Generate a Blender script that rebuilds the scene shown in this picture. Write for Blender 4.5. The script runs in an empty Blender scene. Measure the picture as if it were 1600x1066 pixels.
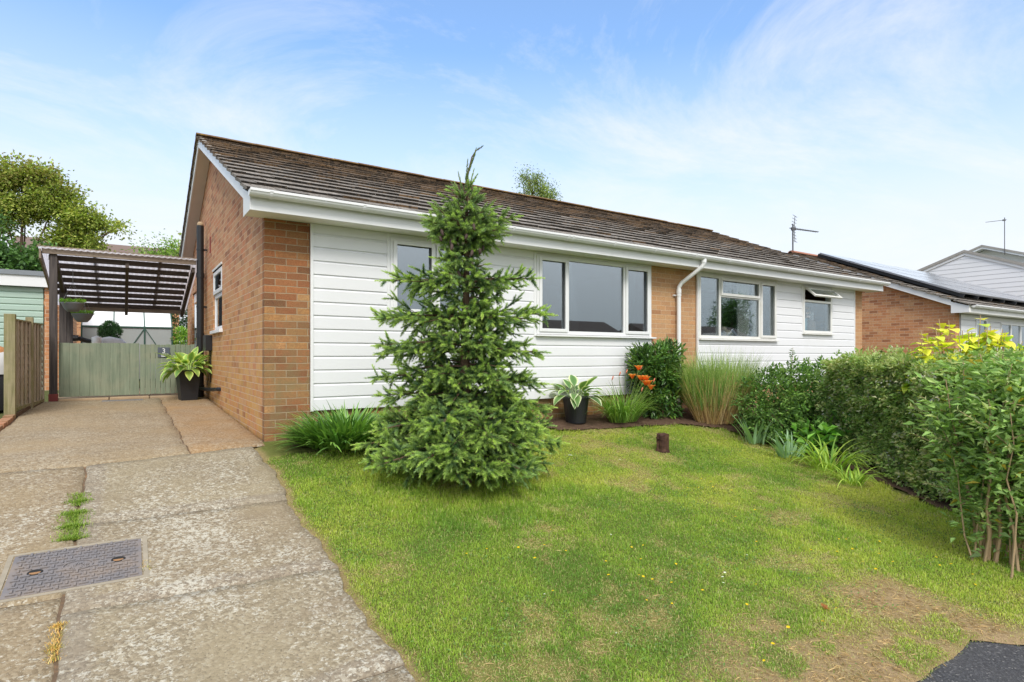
import bpy, math, random
import numpy as np
from mathutils import Vector, Matrix
random.seed(7)
RNG = np.random.default_rng(11)
SC = bpy.context.scene
COL = SC.collection
PI = math.pi

# ------------------------------------------------------------------ terrain
YS = [-60, -20, -8, -5.2, -4, -3, -2.3, -1.5, -1, -.5, 0, 5, 10, 20, 60, 400]
ZS = [-1.0, -.95, -.82, -.72, -.62, -.48, -.39, -.26, -.16, -.07, 0, .17, .33, .5, .6, .6]
def T(x, y):
    z = np.interp(y, YS, ZS)
    t = np.clip((np.asarray(x, float) - 8) / 8, 0, 1)
    z = z - .36 * t * t * (3 - 2 * t)
    return float(z) if np.ndim(z) == 0 else z
def hsh(ix, iy, s):
    h = np.sin(ix * 127.1 + iy * 311.7 + s * 74.7) * 43758.5453
    return h - np.floor(h)
def vnoise(x, y, s=0):
    ix, iy = np.floor(x), np.floor(y); fx, fy = x - ix, y - iy
    fx = fx * fx * (3 - 2 * fx); fy = fy * fy * (3 - 2 * fy)
    return ((hsh(ix, iy, s) * (1 - fx) + hsh(ix + 1, iy, s) * fx) * (1 - fy) +
            (hsh(ix, iy + 1, s) * (1 - fx) + hsh(ix + 1, iy + 1, s) * fx) * fy)
def fbm(x, y, s=0, o=4):
    v = 0; a = .5
    for k in range(o):
        v = v + a * vnoise(x * 2 ** k, y * 2 ** k, s + k); a *= .5
    return v / (1 - .5 ** o)
def sstep(a, b, x):
    t = np.clip((x - a) / (b - a), 0, 1); return t * t * (3 - 2 * t)

# ------------------------------------------------------------------ objects
def tag(o, label=None, cat=None, group=None, kind=None):
    if label: o['label'] = label
    if cat: o['category'] = cat
    if group: o['group'] = group
    if kind: o['kind'] = kind
    return o
def thing(name, label, cat, loc=(0, 0, 0), rz=0, group=None):
    o = bpy.data.objects.new(name, None); COL.objects.link(o)
    o.empty_display_size = .2
    o.location = loc; o.rotation_euler = (0, 0, rz)
    return tag(o, label, cat, group)
def raw(name, verts, faces_flat, loop_tot, mat, parent=None, col=None, smooth=False, mats=None, midx=None):
    """mesh from numpy arrays: faces_flat = flat vertex indices, loop_tot = corners per face"""
    me = bpy.data.meshes.new(name)
    nv, nf = len(verts), len(loop_tot)
    me.vertices.add(nv); me.vertices.foreach_set('co', np.ascontiguousarray(verts, np.float32).ravel())
    me.loops.add(len(faces_flat)); me.loops.foreach_set('vertex_index', np.ascontiguousarray(faces_flat, np.int32))
    me.polygons.add(nf)
    ls = np.zeros(nf, np.int32); ls[1:] = np.cumsum(loop_tot)[:-1]
    me.polygons.foreach_set('loop_start', ls)
    me.polygons.foreach_set('use_smooth', np.full(nf, bool(smooth)))
    for m in (mats or [mat]): me.materials.append(m)
    if midx is not None: me.polygons.foreach_set('material_index', np.ascontiguousarray(midx, np.int32))
    me.update(calc_edges=True)
    if col is not None:
        a = me.attributes.new('Col', 'FLOAT_COLOR', 'POINT')
        c = np.ones((nv, 4), np.float32); c[:, :3] = col
        a.data.foreach_set('color', c.ravel())
    me.validate()
    o = bpy.data.objects.new(name, me); COL.objects.link(o)
    if parent: o.parent = parent
    return o

class MB:
    def __init__(s): s.v = []; s.f = []; s.c = []; s.cur = (1, 1, 1)
    def add(s, vs, fs):
        b = len(s.v); s.v += [tuple(p) for p in vs]; s.f += [tuple(i + b for i in f) for f in fs]
        s.c += [s.cur] * len(vs); return s
    def box(s, x0, x1, y0, y1, z0, z1):
        return s.add([(x0, y0, z0), (x1, y0, z0), (x1, y1, z0), (x0, y1, z0), (x0, y0, z1), (x1, y0, z1), (x1, y1, z1), (x0, y1, z1)],
                     [(0, 3, 2, 1), (4, 5, 6, 7), (0, 1, 5, 4), (1, 2, 6, 5), (2, 3, 7, 6), (3, 0, 4, 7)])
    def obox(s, c, ax, ay, az):
        """box from centre and three half-axis vectors"""
        c, ax, ay, az = map(Vector, (c, ax, ay, az))
        vs = [c + ax * i + ay * j + az * k for k in (-1, 1) for (i, j) in ((-1, -1), (1, -1), (1, 1), (-1, 1))]
        return s.add(vs, [(0, 3, 2, 1), (4, 5, 6, 7), (0, 1, 5, 4), (1, 2, 6, 5), (2, 3, 7, 6), (3, 0, 4, 7)])
    def beam(s, a, b, w, h, up=(0, 0, 1)):
        a, b = Vector(a), Vector(b); d = (b - a); L = d.length; d.normalize()
        u = Vector(up); r = d.cross(u)
        if r.length < 1e-4: r = d.cross(Vector((1, 0, 0)))
        r.normalize(); u = r.cross(d)
        return s.obox((a + b) / 2, d * L / 2, r * w / 2, u * h / 2)
    def prism(s, poly, axis, a, b):
        """extrude 2D polygon; axis x: poly=(y,z); y: poly=(x,z); z: poly=(x,y)"""
        f = {'x': lambda p, t: (t, p[0], p[1]), 'y': lambda p, t: (p[0], t, p[1]), 'z': lambda p, t: (p[0], p[1], t)}[axis]
        n = len(poly); vs = [f(p, a) for p in poly] + [f(p, b) for p in poly]
        return s.add(vs, [tuple(range(n))[::-1], tuple(range(n, 2 * n))] + [(i, (i + 1) % n, n + (i + 1) % n, n + i) for i in range(n)])
    def tube(s, pts, rad, n=8, cap=True):
        pts = [Vector(p) for p in pts]
        if not hasattr(rad, '__len__'): rad = [rad] * len(pts)
        vs = []; fs = []
        pr = None
        for i, p in enumerate(pts):
            d = (pts[min(i + 1, len(pts) - 1)] - pts[max(i - 1, 0)]).normalized()
            r = pr if pr is not None else (Vector((1, 0, 0)) if abs(d.x) < .8 else Vector((0, 1, 0)))
            r = (r - d * r.dot(d)).normalized(); pr = r; u = d.cross(r)
            vs += [p + (r * math.cos(2 * PI * k / n) + u * math.sin(2 * PI * k / n)) * rad[i] for k in range(n)]
        for i in range(len(pts) - 1):
            for k in range(n):
                a = i * n + k; b = i * n + (k + 1) % n; fs.append((a, b, b + n, a + n))
        if cap: fs += [tuple(range(n))[::-1], tuple(range((len(pts) - 1) * n, len(pts) * n))]
        return s.add(vs, fs)
    def lathe(s, prof, c=(0, 0, 0), n=24):
        vs = []; fs = []
        for (r, z) in prof: vs += [(c[0] + r * math.cos(2 * PI * k / n), c[1] + r * math.sin(2 * PI * k / n), c[2] + z) for k in range(n)]
        for i in range(len(prof) - 1):
            for k in range(n):
                a = i * n + k; b = i * n + (k + 1) % n; fs.append((a, b, b + n, a + n))
        return s.add(vs, fs)
    def build(s, name, mat, parent=None, bevel=0, smooth=False, color=False):
        fl = [i for f in s.f for i in f]; lt = [len(f) for f in s.f]
        o = raw(name, np.array(s.v), fl, lt, mat, parent, col=np.array(s.c) if color else None, smooth=smooth)
        if bevel:
            m = o.modifiers.new('bevel', 'BEVEL'); m.width = bevel; m.segments = 2; m.limit_method = 'ANGLE'; m.angle_limit = .7
        return o

# ------------------------------------------------------------------ materials
class NT:
    def __init__(s, name):
        s.m = bpy.data.materials.new(name); s.m.use_nodes = True; s.t = s.m.node_tree; s.t.nodes.clear()
        s.out = s.t.nodes.new('ShaderNodeOutputMaterial')
    def n(s, typ, **kw):
        nd = s.t.nodes.new('ShaderNode' + typ)
        for k, v in kw.items():
            if k.startswith('i_'):
                key = k[2:]
                key = int(key) if key.isdigit() else key.replace('_', ' ')
                sock = nd.inputs[key]
                if hasattr(v, 'is_output') or isinstance(v, bpy.types.NodeSocket): s.t.links.new(v, sock)
                else: sock.default_value = v
            else: setattr(nd, k, v)
        return nd
    def link(s, a, b): s.t.links.new(a, b)
    def mix(s, fac, a, b, mode='MIX'):
        nd = s.t.nodes.new('ShaderNodeMix'); nd.data_type = 'RGBA'; nd.blend_type = mode; nd.clamp_factor = True
        for sock, v in ((nd.inputs[0], fac), (nd.inputs[6], a), (nd.inputs[7], b)):
            if isinstance(v, bpy.types.NodeSocket): s.t.links.new(v, sock)
            elif sock.type == 'RGBA': sock.default_value = (*v[:3], 1)
            else: sock.default_value = v
        return nd.outputs[2]
    def math(s, op, a, b=0., c=0., clamp=False):
        nd = s.t.nodes.new('ShaderNodeMath'); nd.operation = op; nd.use_clamp = clamp
        for i, v in enumerate((a, b, c)):
            if isinstance(v, bpy.types.NodeSocket): s.t.links.new(v, nd.inputs[i])
            else: nd.inputs[i].default_value = v
        return nd.outputs[0]
    def ramp(s, fac, stops, interp='LINEAR'):
        nd = s.t.nodes.new('ShaderNodeValToRGB'); cr = nd.color_ramp; cr.interpolation = interp
        while len(cr.elements) < len(stops): cr.elements.new(.5)
        for e, (p, c) in zip(cr.elements, stops):
            e.position = p; e.color = (*(c if hasattr(c, '__len__') else (c, c, c)), 1)
        s.t.links.new(fac, nd.inputs[0]); return nd.outputs[0]
    def noise(s, vec, scale, detail=4, rough=.55, dist=0):
        nd = s.n('TexNoise'); nd.inputs['Scale'].default_value = scale; nd.inputs['Detail'].default_value = detail
        nd.inputs['Roughness'].default_value = rough; nd.inputs['Distortion'].default_value = dist
        if vec is not None: s.t.links.new(vec, nd.inputs['Vector'])
        return nd.outputs['Fac']
    def pos(s, scale=(1, 1, 1)):
        g = s.n('NewGeometry')
        if scale == (1, 1, 1): return g.outputs['Position']
        mp = s.n('Mapping'); mp.inputs['Scale'].default_value = scale; s.link(g.outputs['Position'], mp.inputs['Vector']); return mp.outputs[0]
    def obj(s, scale=(1, 1, 1)):
        g = s.n('TexCoord'); mp = s.n('Mapping'); mp.inputs['Scale'].default_value = scale
        s.link(g.outputs['Object'], mp.inputs['Vector']); return mp.outputs[0]
    def bump(s, h, strength=.3, dist=.01):
        b = s.n('Bump'); b.inputs['Strength'].default_value = strength; b.inputs['Distance'].default_value = dist
        s.link(h, b.inputs['Height']); return b.outputs[0]
    def pbsdf(s, color, rough=.6, normal=None, metallic=0, spec=.5):
        p = s.n('BsdfPrincipled')
        for k, v in (('Base Color', color), ('Roughness', rough), ('Metallic', metallic), ('Specular IOR Level', spec)):
            if isinstance(v, bpy.types.NodeSocket): s.link(v, p.inputs[k])
            else: p.inputs[k].default_value = (*v[:3], 1) if k == 'Base Color' else v
        if normal is not None: s.link(normal, p.inputs['Normal'])
        return p.outputs[0]
    def done(s, sh): s.link(sh, s.out.inputs[0]); return s.m

def simple(name, c, rough=.5, var=.12, scale=6, dirt=None, bump=0, bscale=80, metallic=0, spec=.5, stretch=(1, 1, 1)):
    t = NT(name); p = t.pos(stretch)
    f = t.noise(p, scale, 5)
    col = t.mix(f, tuple(k * (1 - var) for k in c), tuple(min(1, k * (1 + var)) for k in c))
    if dirt:
        d = t.ramp(t.noise(p, scale * .6, 6, .65), [(dirt[2], 0), (min(1, dirt[2] + .2), 1)])
        col = t.mix(t.math('MULTIPLY', d, dirt[1]), col, dirt[0])
    nrm = t.bump(t.noise(p, bscale, 4), bump, .004) if bump else None
    r = t.math('ADD', t.math('MULTIPLY', f, .15), rough - .07)
    return t.done(t.pbsdf(col, r, nrm, metallic, spec))

def wood(name, c1, c2, axis='z', rough=.75, green=None, scale=1.):
    t = NT(name)
    sc = {'z': (40, 40, 2), 'x': (2, 40, 40), 'y': (40, 2, 40)}[axis]
    p = t.pos(tuple(k * scale for k in sc))
    f = t.noise(p, 1, 6, .65, .4)
    col = t.mix(t.ramp(f, [(.3, 0), (.7, 1)]), c1, c2)
    pl = t.noise(t.pos(), 2.3, 4)
    col = t.mix(t.math('MULTIPLY', pl, .35), col, tuple(k * .45 for k in c1))
    if green:
        g = t.ramp(t.noise(t.pos(), 3.1, 5, .6), [(.45, 0), (.68, 1)])
        col = t.mix(t.math('MULTIPLY', g, green[1]), col, green[0])
    return t.done(t.pbsdf(col, rough, t.bump(f, .5, .004), spec=.3))

def brick_mat(name, ramp, mortar, stain=None, stainamt=.5, moss=None):
    t = NT(name)
    g = t.n('NewGeometry'); sp = t.n('SeparateXYZ'); t.link(g.outputs['Position'], sp.inputs[0])
    sn = t.n('SeparateXYZ'); t.link(g.outputs['True Normal'], sn.inputs[0])
    side = t.math('GREATER_THAN', t.math('ABSOLUTE', sn.outputs[0]), .6)
    u = t.n('Mix'); u.data_type = 'FLOAT'; t.link(side, u.inputs[0]); t.link(sp.outputs[0], u.inputs[2]); t.link(t.math('ADD', sp.outputs[1], .1125), u.inputs[3])
    cb = t.n('CombineXYZ'); t.link(u.outputs[0], cb.inputs[0]); t.link(sp.outputs[2], cb.inputs[1])
    wob = t.n('TexNoise'); wob.inputs['Scale'].default_value = 9; t.link(cb.outputs[0], wob.inputs['Vector'])
    vm = t.n('VectorMath', operation='MULTIPLY_ADD'); t.link(wob.outputs['Color'], vm.inputs[0]); vm.inputs[1].default_value = (.011, .011, 0); t.link(cb.outputs[0], vm.inputs[2])
    b = t.n('TexBrick'); b.offset = .5; b.inputs['Scale'].default_value = 1
    b.inputs['Color1'].default_value = (0, 0, 0, 1); b.inputs['Color2'].default_value = (1, 1, 1, 1); b.inputs['Mortar'].default_value = (.5, .5, .5, 1)
    b.inputs['Mortar Size'].default_value = .0046; b.inputs['Mortar Smooth'].default_value = .35; b.inputs['Bias'].default_value = 0
    b.inputs['Brick Width'].default_value = .225; b.inputs['Row Height'].default_value = .075
    t.link(vm.outputs[0], b.inputs['Vector'])
    fac = b.outputs['Fac']
    bc = t.ramp(b.outputs['Color'], ramp)
    p3 = t.pos()
    n1 = t.noise(p3, 45, 5, .7); n2 = t.noise(p3, 3.2, 5, .6); n3 = t.noise(p3, 190, 3)
    bc = t.mix(t.ramp(n1, [(.35, 0), (.7, .7)]), bc, tuple(k * .5 for k in ramp[1][1]))
    bc = t.mix(t.ramp(n3, [(.55, 0), (.72, .55)]), bc, tuple(min(1, k * 1.5) for k in ramp[-1][1]))
    bc = t.mix(t.ramp(t.noise(p3, 16, 5, .65), [(.42, 0), (.7, .5)]), bc, tuple(k * .62 for k in ramp[-2][1]))
    if stain:
        d = t.ramp(n2, [(.38, 0), (.66, 1)]); bc = t.mix(t.math('MULTIPLY', d, stainamt), bc, stain)
    if moss:   # lichen: (colour, z_top, z_bottom, amount)
        h = t.n('MapRange'); t.link(sp.outputs[2], h.inputs[0]); h.inputs[1].default_value = moss[1]; h.inputs[2].default_value = moss[2]; h.inputs[3].default_value = 0; h.inputs[4].default_value = 1
        d = t.math('MULTIPLY', h.outputs[0], t.ramp(t.noise(p3, 4.5, 6, .65), [(.36, 0), (.6, 1)]))
        bc = t.mix(t.math('MULTIPLY', d, moss[3]), bc, moss[0])
    mc = t.mix(t.noise(p3, 14, 4), tuple(k * .6 for k in mortar), tuple(k * 1.2 for k in mortar))
    col = t.mix(fac, bc, mc)
    ht = t.math('ADD', t.math('MULTIPLY', t.math('SUBTRACT', 1., fac), 1.), t.math('MULTIPLY', n1, .35))
    return t.done(t.pbsdf(col, .85, t.bump(ht, .55, .006), spec=.25))

def leaf_mat(name, trans=.3, rough=.42, spec=.4):
    t = NT(name); a = t.n('Attribute', attribute_name='Col')
    p = t.pbsdf(a.outputs['Color'], rough, spec=spec)
    tr = t.n('BsdfTranslucent'); t.link(t.mix(1., a.outputs['Color'], (1.25, 1.35, .6), 'MULTIPLY'), tr.inputs[0])
    mx = t.n('MixShader'); mx.inputs[0].default_value = trans; t.link(p, mx.inputs[1]); t.link(tr.outputs[0], mx.inputs[2])
    return t.done(mx.outputs[0])

def glass_mat(name, refl=.26, tint=(.5, .56, .58)):
    t = NT(name)
    tr = t.n('BsdfTransparent'); tr.inputs[0].default_value = (*tint, 1)
    gl = t.n('BsdfGlossy'); gl.inputs['Roughness'].default_value = .015; gl.inputs[0].default_value = (.86, .92, .95, 1)
    lw = t.n('LayerWeight'); lw.inputs[0].default_value = .35
    f = t.math('ADD', t.math('MULTIPLY', lw.outputs[0], .6), refl, clamp=True)
    mx = t.n('MixShader'); t.link(f, mx.inputs[0]); t.link(tr.outputs[0], mx.inputs[1]); t.link(gl.outputs[0], mx.inputs[2])
    return t.done(mx.outputs[0])

M = {}
M['upvc'] = simple('white_upvc', (.76, .76, .755), .32, .02, 3)
M['upvc_old'] = simple('weathered_white_upvc', (.76, .75, .71), .4, .04, 4, dirt=((.42, .41, .33), .35, .5))
M['cladding'] = simple('white_cladding', (.76, .76, .77), .42, .025, 1.3, dirt=((.6, .6, .56), .18, .5), bump=.05, bscale=300)
M['soffit'] = simple('soffit_board', (.84, .82, .78), .5, .04, 2)
M['verge_soffit'] = simple('verge_soffit', (.66, .58, .53), .6, .06, 2)
M['brick_gable'] = brick_mat('gable_brick', [(0, (.22, .085, .05)), (.25, (.60, .225, .11)), (.6, (.54, .29, .145)), (.85, (.70, .40, .22)), (1, (.32, .165, .09))], (.60, .45, .31),
                             stain=(.43, .28, .15), stainamt=.25, moss=((.56, .34, .07), 2.2, .75, .55))
M['brick_front'] = brick_mat('front_brick', [(0, (.10, .045, .028)), (.2, (.36, .115, .048)), (.42, (.56, .28, .10)), (.58, (.20, .095, .05)), (.78, (.46, .17, .065)), (1, (.66, .40, .17))], (.40, .31, .20),
                             stain=(.20, .12, .06), stainamt=.35, moss=((.21, .165, .08), 1.9, .6, .75))
M['brick_pale'] = brick_mat('pale_brick', [(0, (.36, .15, .07)), (.12, (.52, .28, .14)), (.5, (.62, .33, .15)), (.85, (.60, .36, .18)), (1, (.42, .16, .07))], (.6, .43, .28),
                            stain=(.5, .32, .18), stainamt=.3)
M['brick_nbr'] = brick_mat('neighbour_brick', [(0, (.24, .09, .05)), (.2, (.56, .22, .10)), (.6, (.68, .32, .15)), (1, (.72, .42, .22))], (.66, .5, .36), stain=(.60, .33, .16), stainamt=.3)

def tile_mat(name):
    t = NT(name); a = t.n('Attribute', attribute_name='Col'); p = t.pos()
    g = t.n('NewGeometry'); sp = t.n('SeparateXYZ'); t.link(g.outputs['Position'], sp.inputs[0])
    hz = t.n('MapRange'); t.link(sp.outputs[2], hz.inputs[0])
    for i, v in ((1, 2.7), (2, 4.5), (3, 0), (4, .13)): hz.inputs[i].default_value = v
    l1 = t.math('ADD', t.noise(t.pos((1, 1.6, 1.6)), 14, 8, .74), hz.outputs[0])
    l2 = t.noise(p, 40, 5, .72)
    c = t.mix(t.ramp(l1, [(.54, 0), (.64, .75)]), a.outputs['Color'], (.155, .105, .065))
    c = t.mix(t.ramp(l2, [(.60, 0), (.68, .7)]), c, (.34, .265, .18))
    c = t.mix(t.ramp(t.noise(p, 22, 6, .72), [(.50, 0), (.60, .8)]), c, (.020, .017, .014))
    return t.done(t.pbsdf(c, .9, t.bump(t.math('ADD', l1, l2), .7, .012), spec=.2))
M['tile'] = tile_mat('concrete_roof_tile')
M['ridge'] = simple('mossy_ridge_tile', (.16, .10, .055), .95, .5, 16, dirt=((.33, .22, .05), .8, .50), bump=1., bscale=30, spec=.15)
M['mortar'] = simple('verge_mortar', (.34, .32, .29), .95, .25, 9, bump=.6, bscale=50, spec=.2)
M['black'] = simple('black_plastic', (.012, .013, .015), .38, .2, 5)
M['black_pot'] = simple('matt_black_pot', (.016, .017, .02), .5, .2, 7)
M['charcoal'] = simple('charcoal_plastic', (.17, .175, .185), .55, .15, 7)
M['dark_timber'] = wood('dark_brown_timber', (.048, .036, .029), (.115, .088, .07), 'x')
M['dark_post'] = wood('dark_weathered_post', (.035, .030, .030), (.125, .105, .095), 'z')
M['grey_beam'] = wood('grey_weathered_beam', (.17, .13, .10), (.42, .34, .26), 'x')
M['gate'] = wood('sage_green_boards', (.165, .21, .145), (.30, .345, .245), 'z', green=((.30, .30, .21), .45), scale=.8)
M['fence'] = wood('weathered_fence_board', (.30, .235, .165), (.62, .52, .40), 'z', green=((.26, .25, .1), .5))
M['fence_post'] = wood('mossy_fence_post', (.20, .175, .09), (.42, .36, .22), 'z', green=((.17, .18, .05), .7))
M['red_paint'] = simple('oxblood_paint', (.20, .035, .03), .6, .2, 9)
M['stone'] = simple('tan_coping', (.40, .29, .18), .9, .25, 5, dirt=((.2, .15, .1), .5, .5), bump=.4, bscale=60)
M['cement'] = simple('cement_surround', (.30, .26, .195), .95, .3, 14, bump=.5, bscale=90, spec=.2)
M['metal_grey'] = simple('grey_metal', (.30, .30, .31), .45, .15, 8, metallic=.7)
M['galv'] = simple('dull_aerial_metal', (.12, .12, .125), .5, .15, 8, metallic=.6)
M['green_metal'] = simple('green_coated_frame', (.035, .09, .065), .45, .15, 8)
M['iron'] = simple('cast_iron_cover', (.165, .152, .152), .62, .22, 7, dirt=((.26, .2, .15), .6, .48), bump=.25, bscale=140)
M['rust'] = simple('rusty_soil', (.30, .16, .07), .95, .35, 30, bump=.6, bscale=120)
M['dirt'] = simple('joint_dirt', (.13, .085, .05), .95, .5, 22, dirt=((.36, .2, .09), .8, .52), bump=.6, bscale=120)
M['dark'] = simple('dark_recess', (.012, .011, .01), .9, .2, 8)
M['soil'] = simple('bark_mulch', (.10, .062, .042), .95, .6, 38, dirt=((.2, .14, .09), .6, .5), bump=1., bscale=90, spec=.1)
M['bark'] = simple('brown_bark', (.13, .085, .055), .95, .4, 18, bump=.8, bscale=60, spec=.15)
M['stem'] = simple('tan_shrub_stem', (.42, .29, .17), .85, .3, 14, bump=.5, bscale=70, spec=.2)
M['stump'] = simple('rotting_stump_bark', (.055, .03, .022), .95, .6, 25, dirt=((.13, .07, .045), .6, .45), bump=1., bscale=45, spec=.15)
M['leaf'] = leaf_mat('leaf', .3, .52, .3); M['needle'] = leaf_mat('needle', .34, .5, .3); M['gloss_leaf'] = leaf_mat('glossy_leaf', .2, .3, .5)
M['blade'] = leaf_mat('grass_blade', .35, .55, .25); M['petal'] = leaf_mat('petal', .4, .5, .3)
M['straw'] = leaf_mat('dry_stalk', .15, .7, .2)
M['glass'] = glass_mat('window_glass')
M['glass_clear'] = glass_mat('clear_window_glass', .08, (.88, .9, .9))
M['frost'] = simple('frosted_polycarbonate', (.36, .38, .37), .35, .15, 2.5)
M['roofpoly'] = None
M['garage_door'] = simple('pale_green_door', (.40, .52, .44), .45, .03, 3)
M['slate'] = simple('slate_sign', (.085, .10, .13), .45, .1, 10)
M['white_paint'] = simple('white_paint', (.8, .8, .8), .5, .02, 5)
M['curtain'] = simple('cream_curtain', (.82, .80, .74), .9, .1, 5)
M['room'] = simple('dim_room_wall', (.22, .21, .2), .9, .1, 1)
M['cover'] = simple('pale_plastic_cover', (.55, .54, .53), .45, .2, 5, bump=.5, bscale=14)
M['panel'] = None

def poly_mat():
    t = NT('translucent_corrugated_sheet')
    d = t.n('BsdfDiffuse'); d.inputs[0].default_value = (.7, .69, .69, 1)
    tl = t.n('BsdfTranslucent'); tl.inputs[0].default_value = (.80, .78, .79, 1)
    mx = t.n('MixShader'); mx.inputs[0].default_value = .88; t.link(d.outputs[0], mx.inputs[1]); t.link(tl.outputs[0], mx.inputs[2])
    return t.done(mx.outputs[0])
M['roofpoly'] = poly_mat()
def solar_mat():
    t = NT('solar_panel_face'); b = t.n('TexBrick'); b.offset = 0
    for k, v in (('Scale', 1), ('Brick Width', .157), ('Row Height', .157), ('Mortar Size', .004)): b.inputs[k].default_value = v
    b.inputs['Color1'].default_value = (.012, .014, .025, 1); b.inputs['Color2'].default_value = (.014, .016, .03, 1); b.inputs['Mortar'].default_value = (.12, .12, .13, 1)
    t.link(t.obj(), b.inputs['Vector'])
    pb = t.pbsdf(b.outputs['Color'], .16, spec=1.); pb.node.inputs['IOR'].default_value = 2.1; pb.node.inputs['Coat Weight'].default_value = 1; pb.node.inputs['Coat Roughness'].default_value = .1; return t.done(pb)
M['panel'] = solar_mat()

def concrete_mat():
    t = NT('lichened_concrete'); a = t.n('Attribute', attribute_name='Col'); p = t.pos()
    n1 = t.noise(p, 5, 6, .65); n2 = t.noise(p, 42, 6, .75); n3 = t.noise(p, 1.3, 4)
    v = t.n('TexVoronoi'); v.inputs['Scale'].default_value = 62; t.link(p, v.inputs['Vector'])
    v2 = t.n('TexVoronoi'); v2.inputs['Scale'].default_value = 24; v2.inputs['Randomness'].default_value = 1; 
    wv = t.n('VectorMath', operation='MULTIPLY_ADD'); wn = t.n('TexNoise'); wn.inputs['Scale'].default_value = 40; t.link(p, wn.inputs['Vector'])
    t.link(wn.outputs['Color'], wv.inputs[0]); wv.inputs[1].default_value = (.05, .05, .05); t.link(p, wv.inputs[2]); t.link(wv.outputs[0], v2.inputs['Vector'])
    base = t.mix(n1, t.mix(1., a.outputs['Color'], (.66, .60, .54), 'MULTIPLY'), t.mix(1., a.outputs['Color'], (1.2, 1.18, 1.12), 'MULTIPLY'))
    sep = t.n('SeparateColor'); t.link(v.outputs['Color'], sep.inputs[0])
    agg = t.ramp(sep.outputs[0], [(0, (.10, .075, .055)), (.3, (.22, .175, .125)), (.6, (.30, .25, .18)), (.85, (.42, .38, .30)), (1, (.22, .14, .08))], 'CONSTANT')
    # roughness of the surface worn to the aggregate is kept in the red/blue balance noise
    wear = t.ramp(t.math('ADD', t.math('MULTIPLY', n3, .7), t.math('MULTIPLY', n1, .5)), [(.42, .15), (.66, .75)])
    c = t.mix(t.math('MULTIPLY', wear, .62), base, agg)
    lich = t.ramp(t.math('SUBTRACT', t.math('ADD', t.noise(p, 62, 7, .78), t.math('MULTIPLY', n3, .46)), t.math('MULTIPLY', v2.outputs['Distance'], .25)), [(.672, 0), (.70, 1)])
    gp = t.n('SeparateXYZ'); t.link(t.pos(), gp.inputs[0]); ym = t.n('MapRange'); t.link(gp.outputs[1], ym.inputs[0])
    for i_, v_ in ((1, .2), (2, -1.2), (3, .18), (4, .66)): ym.inputs[i_].default_value = v_
    c = t.mix(t.math('MULTIPLY', lich, ym.outputs[0]), c, (.56, .53, .44))
    dk = t.ramp(t.noise(p, 85, 4, .7), [(.57, 0), (.66, 1)])
    c = t.mix(t.math('MULTIPLY', dk, .7), c, (.09, .07, .05))
    st = t.ramp(t.noise(t.pos((1, 2.2, 1)), 1.7, 6, .6), [(.52, 0), (.72, 1)])
    c = t.mix(t.math('MULTIPLY', st, .35), c, (.20, .15, .10))
    h = t.math('ADD', t.math('MULTIPLY', n2, .9), t.math('MULTIPLY', v.outputs['Distance'], -.6))
    return t.done(t.pbsdf(c, .92, t.bump(h, .75, .008), spec=.2))
M['concrete'] = concrete_mat()
def asphalt_mat():
    t = NT('asphalt'); p = t.pos()
    v = t.n('TexVoronoi'); v.inputs['Scale'].default_value = 110; t.link(p, v.inputs['Vector'])
    s = t.n('SeparateColor'); t.link(v.outputs['Color'], s.inputs[0])
    c = t.ramp(s.outputs[0], [(0, (.028, .028, .031)), (.6, (.05, .05, .054)), (.93, (.075, .075, .08)), (1, (.2, .19, .18))])
    c = t.mix(t.ramp(t.noise(p, 2.5, 5), [(.4, 0), (.7, .5)]), c, (.075, .072, .072))
    return t.done(t.pbsdf(c, .8, t.bump(v.outputs['Distance'], .5, .006), spec=.35))
M['asphalt'] = asphalt_mat()
def lawn_soil_mat():
    t = NT('lawn_thatch'); a = t.n('Attribute', attribute_name='Col'); p = t.pos()
    n = t.noise(p, 60, 6, .75)
    c = t.mix(n, t.mix(1., a.outputs['Color'], (.45, .42, .4), 'MULTIPLY'), t.mix(1., a.outputs['Color'], (1.5, 1.5, 1.45), 'MULTIPLY'))
    return t.done(t.pbsdf(c, .95, t.bump(t.math('ADD', n, t.noise(p, 14, 4)), 1., .02), spec=.1))
M['lawn'] = lawn_soil_mat()
def ground_mat():
    t = NT('rough_grass_ground'); p = t.pos()
    c = t.mix(t.noise(p, .8, 6), (.05, .08, .02), (.13, .13, .05)); c = t.mix(t.ramp(t.noise(p, 20, 5), [(.5, 0), (.7, .6)]), c, (.2, .16, .09))
    return t.done(t.pbsdf(c, .95, t.bump(t.noise(p, 30, 4), .8, .02), spec=.1))
M['ground'] = ground_mat()

# ------------------------------------------------------------------ foliage builders
def nrm(a): return a / np.maximum(np.linalg.norm(a, axis=-1, keepdims=True), 1e-9)
def rdir(rng, n):
    return nrm(rng.normal(size=(n, 3)))
def leaf_mesh(name, c, d, up, L, W, col, mat, parent, fold=.25, droop=.15, tipcol=None):
    """n leaves: 4-vertex folded blades (base, left, tip, right)"""
    n = len(c); L = np.broadcast_to(L, (n,))[:, None]; W = np.broadcast_to(W, (n,))[:, None]
    side = nrm(np.cross(d, up)); nn = np.cross(side, d)
    mid = c + d * L * .42
    v = np.stack([c, mid - side * W / 2 + nn * W * fold, c + d * L - nn * L * droop, mid + side * W / 2 + nn * W * fold], 1).reshape(-1, 3)
    b = np.arange(n)[:, None] * 4
    f = (b + np.array([[0, 3, 2, 0, 2, 1]])).ravel()
    cc = np.repeat(col, 4, 0)
    if tipcol is not None: cc.reshape(n, 4, 3)[:, 2] = tipcol
    return raw(name, v, f, np.full(2 * n, 3), mat, parent, col=cc)
GAIN = 1.9
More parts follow.
